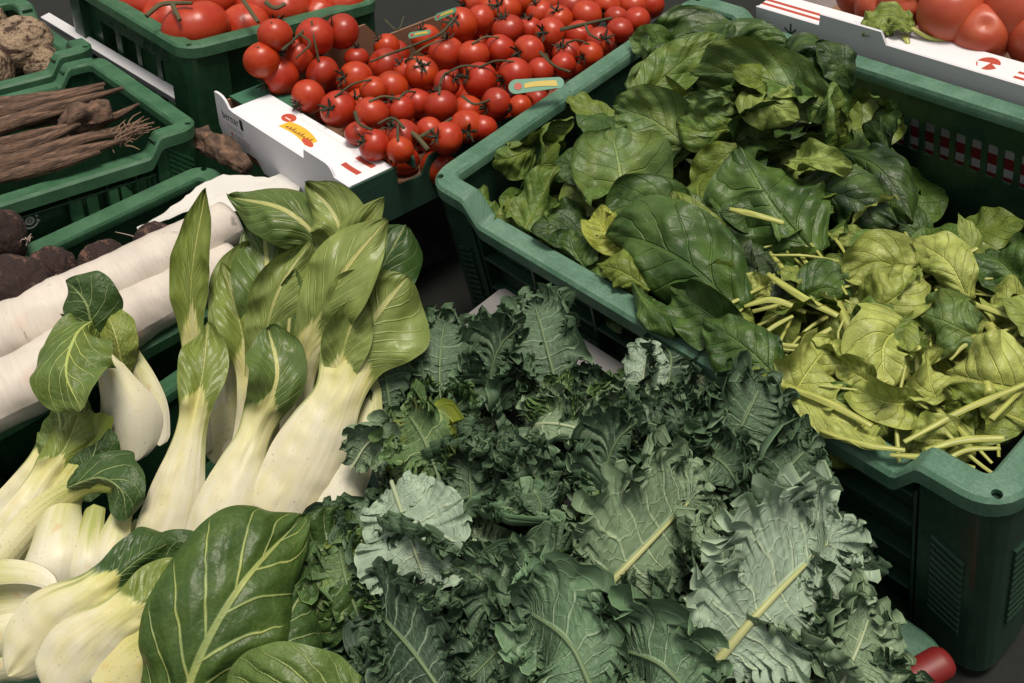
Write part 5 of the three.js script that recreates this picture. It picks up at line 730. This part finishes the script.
const pakMats = {}; for (const k in pakMaps) pakMats[k] = leafMat(pakMaps[k], 0.42, 0.0022, { specularIntensity: 0.6 });
// a whole pak choi leaf: white stalk below, fanning as pale streaks and a midrib into the green blade
const BT = 0.54;
function pakLeafMaps(lam, vein, yel, sd) {
  const o = { ...pkV, sd, n: 8, tk: 0.2 };
  const f = (u, v) => {
    const x = Math.abs(u * 2 - 1), st = nz(u * 8 + sd, v * 1.4) * 0.55 + nz(u * 22, v * 2, sd) * 0.4, y = clamp((v - BT) / (1 - BT)), [a, b] = y > 0 ? veins(u, y, { ...o, mw: 0.03 }) : [0, 0];
    const core = 1 - smooth(lerp(0.75, 0.022, smooth(0, 0.32, y)), lerp(1.2, 0.06, smooth(0, 0.36, y)), x + st * 0.5 * (1 - y));
    const g = smooth(BT - 0.16, BT + 0.10, v + st * 0.2 + x * 0.1); return [g * (1 - core * (1 - y * 0.4)), Math.max(a * smooth(0.05, 0.3, y), core * 0.5 * smooth(0.05, 0.2, y)), b, st];
  };
  const map = dataTex(256, 768, (u, v) => {
    const [g, a, b, st] = f(u, v), n = fbm(u * 5, v * 9, sd), fine = nz(u * 110, v * 14, sd), yy = clamp(yel * 0.5 + smooth(0.28, BT + 0.14, v) * 0.6 + n * 0.3 + st * 0.2), sp = nz(u * 36 + 3, v * 110, sd) > 0.64 ? 0.7 : 1;
    const w = [0.82, 0.805, 0.72], yc = [0.74, 0.73, 0.42]; return [0, 1, 2].map((i) => lerp(lerp(w[i], yc[i], yy), lerp(lam[i] * (1 + n * 0.14), vein[i], clamp(a + b * 0.5) * 0.6), g) * (1 + fine * 0.03) * lerp(1, sp, 1 - g));
  }, true);
  const bump = dataTex(256, 768, (u, v) => { const [g, a, b, st] = f(u, v), k = 0.5 + st * 0.16 * (1 - g) + a * 0.35 + b * 0.1 + fbm(u * 12, v * 30, sd) * 0.12 * g; return [k, k, k]; });
  map.wrapS = map.wrapT = bump.wrapS = bump.wrapT = THREE.ClampToEdgeWrapping; return { map, bumpMap: bump };
}
const wholeMats = { light: leafMat(pakLeafMaps([0.46, 0.52, 0.28], [0.66, 0.70, 0.42], 0.1, 21), 0.4, 0.0016), lime: leafMat(pakLeafMaps([0.42, 0.48, 0.22], [0.66, 0.69, 0.40], 0.2, 22), 0.4, 0.0016), mid: leafMat(pakLeafMaps([0.32, 0.40, 0.20], [0.6, 0.66, 0.4], 0.2, 23), 0.4, 0.0016), deep: leafMat(pakLeafMaps([0.2, 0.3, 0.14], [0.58, 0.64, 0.42], 0.35, 24), 0.4, 0.0016) };
PAK.forEach(([label, leaves], h) => {
  const base = leaves[0].p[0], g = thing('pak_choi', label, 'pak choi', base), off = (q) => q.translate(-base[0], -base[1], -base[2]);
  leaves.forEach((l, i) => {
    const sd = h * 3.7 + i * 1.9, up = l.up || CAMW; let host = g;
    if (l.w) { const n = l.w.length, th = l.w.map((w, k) => k / (n - 1) < 0.52 ? Math.min(0.009, 0.0025 + w * 0.18) : 0.0006); mesh('leaf', off(ribbon({ path: l.p, w: l.w, up: l.up || CAMW, cup: l.cup, cupL: l.cupL, th, tip: l.tip ?? 0.12, base: l.base || 0.03, vmap: (u) => { const k = l.bt ?? 0.56; return u < k ? u / k * BT : BT + (u - k) / (1 - k) * (1 - BT); }, twist: l.tw ? [0, 0, l.tw * 0.5, l.tw] : 0, nu: 90, nv: 36, blister: 0.002, bf: 34, fold: l.f ?? 0.009, ff: 20, quilt: 0.0013, vein: { ...pkV, n: 8, sd: { light: 21, lime: 22, mid: 23, deep: 24 }[l.c], t0: l.bt ?? 0.56 }, wave: l.wave || 0.003, wf: 2.4, sd, colour: tinted([1, 1, 1], [1.0, 0.94, 0.75], sd, 0.7) })), wholeMats[l.c], g); return; }
    if (l.s) {
      const th = l.s.map((w) => Math.min(0.009, 0.003 + w * 0.18));
      host = mesh('stalk', off(ribbon({ path: l.p, w: l.s, up, cup: l.cup, th, tip: l.b ? 0.02 : 0.03, base: l.base || 0.02, twist: l.tw ? [0, l.tw] : 0, nu: 48, nv: 24, blister: 0.0006, bf: 25, sd, colour: tinted([1, 1, 1], [0.92, 0.9, 0.8], sd, 0.6) })), stalkMat(l.y, l.g), g);
    }
    if (l.b) mesh('leaf_blade', off(ribbon({ path: l.p, w: l.b, up, t0: l.bt || 0, t1: 1, cup: l.bcup ?? (l.bt ? 0.5 : l.cup), cupL: l.cupL, tip: l.tip ?? 0.2, base: l.s ? 0 : 0.05, twist: l.tw ? [0, l.tw] : 0, blister: 0.003, bf: 45, fold: Math.max(...l.b) * 0.22, ff: 0.5 / Math.max(...l.b), sink: l.bt ? 0.0035 : 0, wave: (l.wave || 0.0012) * 2, wf: 2, serr: l.serr || 0, nu: 56, nv: 32, sd, colour: tinted([1, 1, 1], l.c === 'deep' ? [0.75, 0.8, 0.75] : [1.05, 0.95, 0.6], sd, 0.8) })), pakMats[l.c], host);
  });
});
BIG.forEach(([label, l], i) => leafGroup('leaf_vegetable', label, 'leaf', undefined, l.p[0], [['blade', ribbon({ path: l.p, w: l.b, up: CAMW, cup: l.cup, roll: l.roll || 0, tip: l.tip || 0.2, blister: 0.003, bf: 32, fold: 0.008, ff: 11, quilt: 0.003, vein: { ...pkV, n: l.c === 'deep' ? 5 : 7, sd: l.c === 'deep' ? 9 : 8 }, wave: (l.wave || 0.001) * 2, wf: 2, nu: 80, nv: 48, sd: i * 4, colour: tinted(l.t ? [1.45, 1.3, 0.95] : [1, 1, 1], [0.85, 0.88, 0.8], i * 3, 0.9) }), pakMats[l.c]]]));

// ---------- curly kale ----------
function kaleMaps(lam, vein, sd) {   // uv: x round the margin, y from midrib to margin
  const f = (u, r) => {
    const q = u * 19 + 0.25 * nz(u * 9, r * 3, sd), d = Math.abs(q - Math.floor(q) - 0.5) / 19, side = 1 - smooth(0.0008 + 0.0014 * (1 - r), 0.002 + 0.003 * (1 - r), d + Math.max(0, r - 0.75) * 0.02);
    const br = 1 - smooth(0.03, 0.13, cellEdge(u * 46, r * 5.5 + 0.4 * nz(u * 30, r * 4), sd)), mid = 1 - smooth(0.03, 0.055, r); return [Math.max(side, mid), br];
  };
  const map = dataTex(768, 192, (u, r) => { const [a, b] = f(u, r), n = fbm(u * 14, r * 3, sd), k = clamp(Math.max(a, b * 0.32)); return [0, 1, 2].map((i) => lerp(lam[i] * (1 + n * 0.22), vein[i], k)); }, true);
  const bump = dataTex(768, 192, (u, r) => { const [a, b] = f(u, r), k = 0.45 + a * 0.4 + b * 0.16 + nz(u * 60, r * 12, sd) * 0.18; return [k, k, k]; });
  map.wrapS = map.wrapT = bump.wrapS = bump.wrapT = THREE.ClampToEdgeWrapping; return { map, bumpMap: bump };
}
const kaleMats = { dark: leafMat(kaleMaps([0.285, 0.375, 0.275], [0.44, 0.52, 0.41], 1), 0.58, 0.002), vdark: leafMat(kaleMaps([0.20, 0.275, 0.20], [0.44, 0.51, 0.42], 2), 0.6, 0.002), mid: leafMat(kaleMaps([0.34, 0.445, 0.325], [0.50, 0.59, 0.47], 3), 0.58, 0.002), soft: leafMat(kaleMaps([0.42, 0.50, 0.385], [0.58, 0.65, 0.51], 4), 0.62, 0.0025), pale: leafMat(kaleMaps([0.54, 0.615, 0.53], [0.65, 0.71, 0.60], 5), 0.66, 0.0025), spot: leafMat(kaleMaps([0.30, 0.40, 0.23], [0.5, 0.57, 0.38], 6), 0.58, 0.002) };
const kaleTint = (c, sd) => (s, r) => { const n = fbm(s * 6 + sd, r * 2, sd), edge = r > 0.98 ? (c === 'pale' || c === 'soft' ? 1.15 : 1.5) : 1, y = c === 'spot' ? smooth(0.15, 0.45, fbm(s * 5 + sd, r * 1.5, sd + 5)) * smooth(0.3, 0.7, r) : 0; const b = (1 + n * 0.3) * edge; return [lerp(b, 2.4, y), lerp(b, 1.6, y), lerp(b * (edge > 1 ? 0.92 : 1), 0.5, y)]; };  // margin line paler: thin tissue, and light caught on its edge put into colour
const ribMats = { yellow: new THREE.MeshStandardMaterial({ color: lin(0.38, 0.40, 0.17), roughness: 0.5 }), pale: new THREE.MeshStandardMaterial({ color: lin(0.34, 0.40, 0.24), roughness: 0.5 }), green: new THREE.MeshStandardMaterial({ color: lin(0.12, 0.18, 0.08), roughness: 0.55 }) };
const nest = (g) => { const b = g.children.find((c) => c.name === 'blade'), m = g.children.find((c) => c.name === 'midrib'); b.add(m); return g; };
function kaleLeaf(label, path, w, o, group) {
  const sd = o.sd ?? 0, up = o.up || CAMW;
  const fr = frames(path, up, 12), rib = fr.slice(0, 11).map((f) => f.P.clone().addScaledVector(f.N, 0.0008)).filter((_, i) => i % 2 === 0).map((p) => [p.x, p.y, p.z]);
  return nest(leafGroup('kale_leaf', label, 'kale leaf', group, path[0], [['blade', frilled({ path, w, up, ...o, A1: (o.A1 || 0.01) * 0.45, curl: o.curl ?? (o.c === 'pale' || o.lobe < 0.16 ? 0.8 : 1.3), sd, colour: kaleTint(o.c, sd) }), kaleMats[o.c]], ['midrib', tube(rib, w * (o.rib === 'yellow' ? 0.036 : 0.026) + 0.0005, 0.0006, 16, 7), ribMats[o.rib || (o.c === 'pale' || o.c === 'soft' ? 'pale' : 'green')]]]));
}
KALE.forEach(([label, path, w, o], i) => kaleLeaf(label, path, w, { ...o, sd: i * 2.9 + 1 }));
{ // the rest of the heap: a few leaf shapes, turned and set one by one
  seed = 77; const protos = [];
  for (let k = 0; k < 9; k++) {
    const L = rr(0.08, 0.11), w = rr(0.030, 0.040), c = ['dark', 'dark', 'vdark', 'dark', 'mid', 'dark', 'spot', 'vdark', 'soft'][k], bend = rr(0.01, 0.035), sd = k * 4.1;
    const path = [[0, -0.02, 0], [L * 0.4, 0.012, rr(-0.008, 0.008)], [L * 0.8, 0.012 - bend * 0.3, rr(-0.012, 0.012)], [L, -bend * 0.6, rr(-0.012, 0.012)]];
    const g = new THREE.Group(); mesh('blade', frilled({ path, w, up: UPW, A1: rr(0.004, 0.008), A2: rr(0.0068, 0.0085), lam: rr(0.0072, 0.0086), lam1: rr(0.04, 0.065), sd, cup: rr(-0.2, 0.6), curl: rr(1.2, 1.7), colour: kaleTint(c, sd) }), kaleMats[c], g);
    const fr = frames(path, UPW, 12); mesh('midrib', tube(fr.filter((_, i) => i % 2 === 0).map((f) => [f.P.x, f.P.y + 0.0008, f.P.z]), 0.0019, 0.0006, 12, 6), ribMats[c === 'soft' ? 'pale' : 'green'], g); nest(g); g.userData.c = c; protos.push(g);
  }
  const [A, B, C, D] = KALEBED.map(V); let n = 0;
  for (let j = 0; j < 10; j++) for (let i = 0; i < 11; i++) {
    const a = clamp((i + rr(-0.2, 1.2)) / 11), b = clamp((j + rr(-0.2, 1.2)) / 10), p = A.clone().lerp(B, a).lerp(D.clone().lerp(C, a), b);
    p.y = 0.156 + 0.035 * Math.sin(a * Math.PI) * (0.5 + b * 0.5) + rr(-0.02, 0.014);
    const hue = { dark: 'dark green', vdark: 'blackish green', mid: 'fresh green', spot: 'yellow blotched', soft: 'soft grey green' }[protos[n % 9].userData.c], g = protos[n++ % 9].clone(); delete g.userData.c; g.name = numbered('kale_leaf'); scene.add(g); g.position.copy(p); g.rotation.set(rr(-0.6, 0.6), rr(0, 6.283), rr(0.25, 1.25), 'YXZ'); g.scale.setScalar(rr(0.68, 1.05));
    g.position.addScaledVector(new THREE.Vector3(-1, 0, 0).applyQuaternion(g.quaternion), 0.04);
    const w = hue + ' curly kale leaf ' + (b < 0.3 ? 'by the spinach crate wall' : a < 0.3 ? 'by the pak choi' : 'in the midst of the heap'); tag(g, w, 'kale leaf', w.replace('leaf', 'leaves'));
  }
}
// ---------- roots, radishes, beetroot ----------
const rootMat = new THREE.MeshStandardMaterial({ roughness: 0.95, map: dataTex(256, 512, (u, v) => { const a = fbm(u * 10, v * 7), b = nz(u * 60, v * 10) * 0.5 + nz(u * 30, v * 30) * 0.25, k = 0.27 + a * 0.2 + b * 0.14; return [k * 1.26, k * 0.97, k * 0.78]; }, true), bumpMap: dataTex(256, 512, (u, v) => { const k = 0.5 + fbm(u * 24, v * 12) * 0.4 + nz(u * 50, v * 8) * 0.3; return [k, k, k]; }), bumpScale: 0.001 });
seed = 5;
[[[[-0.5464,0.255,0.2813], [-0.4992,0.25,0.2086], [-0.4787,0.238,0.1351]], 0.011], [[[-0.5052,0.258,0.2937], [-0.4694,0.255,0.218], [-0.4588,0.245,0.1602], [-0.4485,0.24,0.1201]], 0.010], [[[-0.486,0.258,0.3001], [-0.4693,0.256,0.2436], [-0.4543,0.246,0.1887]], 0.011], [[[-0.4467,0.262,0.2991], [-0.413,0.258,0.2389], [-0.3944,0.246,0.1749]], 0.009],
  [[[-0.4242,0.268,0.3159], [-0.389,0.263,0.2583], [-0.3905,0.256,0.1981]], 0.0115], [[[-0.3932,0.27,0.3369], [-0.3581,0.266,0.2688], [-0.351,0.255,0.203], [-0.3411,0.246,0.1732]], 0.014], [[[-0.3497,0.264,0.273], [-0.3341,0.255,0.2229], [-0.3244,0.246,0.1759]], 0.010], [[[-0.5839,0.246,0.2598], [-0.5093,0.242,0.1812], [-0.4912,0.236,0.1289]], 0.012], [[[-0.4189,0.25,0.2018], [-0.3981,0.24,0.1627], [-0.4008,0.236,0.1239]], 0.0075], [[[-0.3591,0.262,0.306], [-0.3307,0.26,0.2585], [-0.3206,0.25,0.2062]], 0.011],
  [[[-0.5673,0.24,0.295], [-0.4943,0.24,0.2287], [-0.4352,0.23,0.1502]], 0.014], [[[-0.478,0.25,0.3192], [-0.4255,0.245,0.2401], [-0.3753,0.232,0.1635]], 0.014]].forEach(([p, r], i) => {
  leafGroup('long_root', ['knobbly long brown root in the crate with the emblem', 'slim tapering brown root in the crate with the emblem'][i % 2], 'root', ['knobbly long roots', 'slim long roots'][i % 2], p[0], [['root', tube(p, [r * 0.72, r * 0.82, r * 0.8, r * 0.6, r * 0.25], 0, 40, 14, 0.9, 0.10, i * 3), rootMat]]);
});
{ // fibrous crown and straw ends
  const gs = []; for (let i = 0; i < 46; i++) { const a = V([-0.3338,0.244,0.1698]), d = new THREE.Vector3(rr(-0.02, 0.02), rr(-0.004, 0.008), rr(-0.034, 0.004)); const s = a.clone().add(new THREE.Vector3(rr(-0.012, 0.012), rr(-0.006, 0.006), rr(-0.01, 0.02))); gs.push(tube([[s.x, s.y, s.z], [s.x + d.x * 0.5, s.y + d.y * 0.8 + 0.003, s.z + d.z * 0.5], [s.x + d.x, s.y + d.y, s.z + d.z]], 0.0012, 0.0005, 5, 5)); }
  const m = mesh('root_fibres', mergeGeometries(gs), new THREE.MeshStandardMaterial({ color: lin(0.16, 0.10, 0.065), roughness: 0.95 })); tag(m, 'tuft of dry straw coloured fibres at the root ends', 'fibres'); m.userData.kind = 'stuff';
  const crown = mesh('hairy_root_crown', tube([[-0.4193,0.248,0.2129], [-0.4042,0.252,0.1862], [-0.3934,0.248,0.1586]], [0.012, 0.021, 0.02, 0.012], 0, 40, 24, 0.9, 0.5, 40), rootMat); tag(crown, 'shaggy root crown between the smooth long roots', 'root');
}
function blob(p, rx, ry, rz, lump, sd, det = 40) { const g = new THREE.SphereGeometry(1, det, Math.round(det * 0.7)), q = g.attributes.position; for (let i = 0; i < q.count; i++) { const x = q.getX(i), y = q.getY(i), z = q.getZ(i), k = 1 + lump * (fbm(x * 1.6 + sd, y * 1.6, z * 1.6 + sd) * 1.4 + nz(x * 6, y * 6 + sd, z * 6) * 0.25); q.setXYZ(i, x * rx * k, y * ry * k, z * rz * k); } g.computeVertexNormals(); return g; }
const earthy = (base, soil, th, sd) => new THREE.MeshStandardMaterial({ roughness: 0.9, map: dataTex(256, 256, (u, v) => { const a = fbm(u * 7, v * 7, sd), b = nz(u * 50, v * 50, sd), t = smooth(th, th + 0.25, a + b * 0.25), k = 1 + b * 0.3; return [0, 1, 2].map((i) => lerp(base[i], soil[i], t) * k); }, true), bumpMap: dataTex(256, 256, (u, v) => { const k = 0.5 + fbm(u * 18, v * 18, sd) * 0.7; return [k, k, k]; }), bumpScale: 0.003 });
const celMat = earthy([0.56, 0.48, 0.39], [0.24, 0.17, 0.13], -0.02, 3), beetMat = earthy([0.17, 0.105, 0.09], [0.36, 0.26, 0.21], 0.10, 7);
for (const [p, r] of [[[-0.7679,0.215,0.1474], 0.046], [[-0.7468,0.215,0.2072], 0.036], [[-0.7284,0.19,0.1404], 0.03], [[-0.8944,0.215,0.1683], 0.045]]) { const m = mesh('celeriac', blob(p, r, r * 0.85, r, 0.13, r * 200), celMat); m.position.set(...p); m.rotation.set(0.4, r * 90, 0.6); tag(m, 'earthy cream and brown celeriac root in the crate beyond the long roots', 'celeriac', 'celeriac roots'); }
for (const [p, r, l] of [[[-0.2033,0.224,0.364], 0.040], [[-0.2899,0.24,0.3464], 0.034], [[-0.225,0.21,0.3226], 0.027], [[-0.1997,0.196,0.278], 0.030], [[-0.2029,0.186,0.2212], 0.024], [[-0.2235,0.24,0.3786], 0.03]]) { const m = mesh('beetroot', blob(p, r, r * 0.92, r, 0.12, r * 300), beetMat); m.position.set(...p); m.rotation.set(r * 40, r * 77, 0.3); tag(m, 'dark earthy brown beetroot beside the white radishes', 'beetroot', 'beetroots'); }
{ // pale rootlets
  const rootlets = new THREE.MeshStandardMaterial({ color: lin(0.35, 0.27, 0.22), roughness: 0.9 }); let n = 0;
  for (const [p, k, sp] of [[[-0.2275,0.185,0.2217], 9, 0.022], [[-0.2575,0.238,0.3279], 5, 0.012], [[-0.1815,0.225,0.3419], 12, 0.016], [[-0.1494,0.225,0.3651], 8, 0.016]]) { const gs = []; for (let i = 0; i < k; i++) { const a = V(p).add(new THREE.Vector3(rr(-0.01, 0.01), rr(-0.004, 0.006), rr(-0.01, 0.01))), d = new THREE.Vector3(rr(-1, 1), rr(-0.2, 0.7), rr(-1, 1)).multiplyScalar(sp); gs.push(tube([[a.x, a.y, a.z], [a.x + d.x * 0.5, a.y + d.y * 0.5 + 0.003, a.z + d.z * 0.6], [a.x + d.x, a.y + d.y, a.z + d.z]], 0.0009, 0.0004, 6, 5)); } const m = mesh('rootlets', mergeGeometries(gs), rootlets); m.userData.kind = 'stuff'; tag(m, 'wispy pale rootlets growing from the beetroot', 'rootlets', 'beetroot rootlets'); }
}
const daiMat = new THREE.MeshPhysicalMaterial({ roughness: 0.5, specularIntensity: 0.6, map: dataTex(256, 768, (u, v) => { const a = fbm(u * 3, v * 6), b = nz(u * 10, v * 90) * 0.5, pink = smooth(0.15, 0.5, fbm(u * 4, v * 5, 6)), sp = nz(u * 50, v * 160) > 0.62 ? 0.12 : 0, line = Math.abs(nz(u * 2.2 + 5, v * 46)) < 0.012 && nz(u * 3, v * 9, 4) > 0.1 ? 0.05 : 0, soil = smooth(0.32, 0.5, fbm(u * 6 + 2, v * 11, 9)) * 0.22, k = 0.785 + a * 0.08 + b * 0.04 - sp - line - soil; return [k, k * lerp(0.955, 0.88, pink), k * lerp(0.90, 0.80, pink)]; }, true), bumpMap: dataTex(128, 512, (u, v) => { const k = 0.5 + nz(u * 4, v * 60) * 0.2 + fbm(u * 6, v * 12) * 0.3; return [k, k, k]; }), bumpScale: 0.0006 });
for (const [p, r, label] of [[[[-0.1819,0.215,0.4342], [-0.1594,0.208,0.3416], [-0.1573,0.196,0.2467], [-0.1694,0.182,0.1481]], [0.030, 0.034, 0.033, 0.03, 0.024], 'long white radish lying beside the beetroot'], [[[-0.1105,0.205,0.4627], [-0.1024,0.198,0.3801], [-0.1222,0.185,0.2916], [-0.1277,0.165,0.1726]], [0.03, 0.032, 0.031, 0.028, 0.022], 'long white radish lying along the near crate rim']])
  leafGroup('white_radish', label, 'radish', undefined, p[0], [['root', tube(p, r, 0, 48, 32, 1, 0.05, r[0] * 99), daiMat]]);
{ // crumpled white paper between the radishes and the tomato box
  const m = mesh('white_paper', ribbon({ path: [[-0.2412,0.188,0.2237], [-0.2238,0.192,0.1804], [-0.2123,0.186,0.1285], [-0.1598,0.172,0.0654]], w: [0.003, 0.012, 0.034, 0.03, 0.05], up: UPW, cup: 0.1, blister: 0.006, bf: 22, th: 0.001, tip: 0.02, nu: 40, nv: 24, serr: 0.03 }), new THREE.MeshStandardMaterial({ color: lin(0.60, 0.58, 0.54), roughness: 0.85, bumpMap: paperBump, bumpScale: 0.0005, side: THREE.DoubleSide })); tag(m, 'crumpled white paper sheet behind the radishes, below the tomato box', 'paper');
  const c = mesh('hairy_root_crown', tube([[-0.3418,0.19,0.0888], [-0.2923,0.188,0.0863], [-0.243,0.18,0.082]], [0.012, 0.015, 0.014, 0.008], 0, 30, 20, 0.9, 0.5, 4), rootMat); tag(c, 'shaggy brown root poking out below the white printed box', 'root');
  const k = thing('knife', 'knife with a rounded red plastic handle by the spinach crate', 'knife', [0.5808,0.08,0.0497]); const b = [0.5808,0.08,0.0497], hp = [[0.563,0.07,0.1013], [0.5722,0.07,0.0622], [0.585,0.07,0.0238]].map((q) => q.map((x, i) => x - b[i]));
  const red = new THREE.MeshPhysicalMaterial({ color: lin(0.17, 0.012, 0.011), roughness: 0.5 });
  mesh('handle', tube([...hp.slice(0, 2), hp[2]], Array.from({ length: 41 }, (_, k) => (0.0105 + 0.0012 * k / 40) * Math.sqrt(Math.max(0.004, 1 - Math.max(0, (k / 40 - 0.88) / 0.12) ** 2))), 0, 60, 18, 0.85), red, k);
  mesh('blade', tube([hp[0].map((x, i) => x + (hp[0][i] - hp[1][i]) * 3), hp[0]], 0.010, 0.011, 4, 8, 0.12), new THREE.MeshStandardMaterial({ color: lin(0.5, 0.5, 0.5), roughness: 0.3, metalness: 1 }), k);
}
{ // wilted leaf on the white tray
  const p = [[0.2525,0.225,-0.4552], [0.2255,0.232,-0.4585], [0.2123,0.222,-0.4293]]; leafGroup('wilted_leaf', 'wilted yellow green leaf draped over the white tray edge', 'leaf', undefined, p[0], [['blade', ribbon({ path: p, w: [0.006, 0.016, 0.02, 0.016, 0.008], up: [0.3, 0.9, 0.3], cup: -0.5, blister: 0.006, bf: 70, wave: 0.005, tip: 0.2, sd: 4, colour: tinted(TINT.olive, TINT.pale, 3, 0.8) }), spMats[0]], ['stalk', tube([[0.2414,0.226,-0.4605], [0.2696,0.218,-0.4602], [0.2871,0.214,-0.471]], 0.0025, 0.002, 12, 7), spStalkMat], ['stalk', tube([[0.247,0.218,-0.4518], [0.2543,0.214,-0.4457], [0.2562,0.206,-0.4395]], 0.0035, 0.0015, 8, 7, 0.5, 0.3), spStalkMat]]);
}
renderer.render(scene, camera);
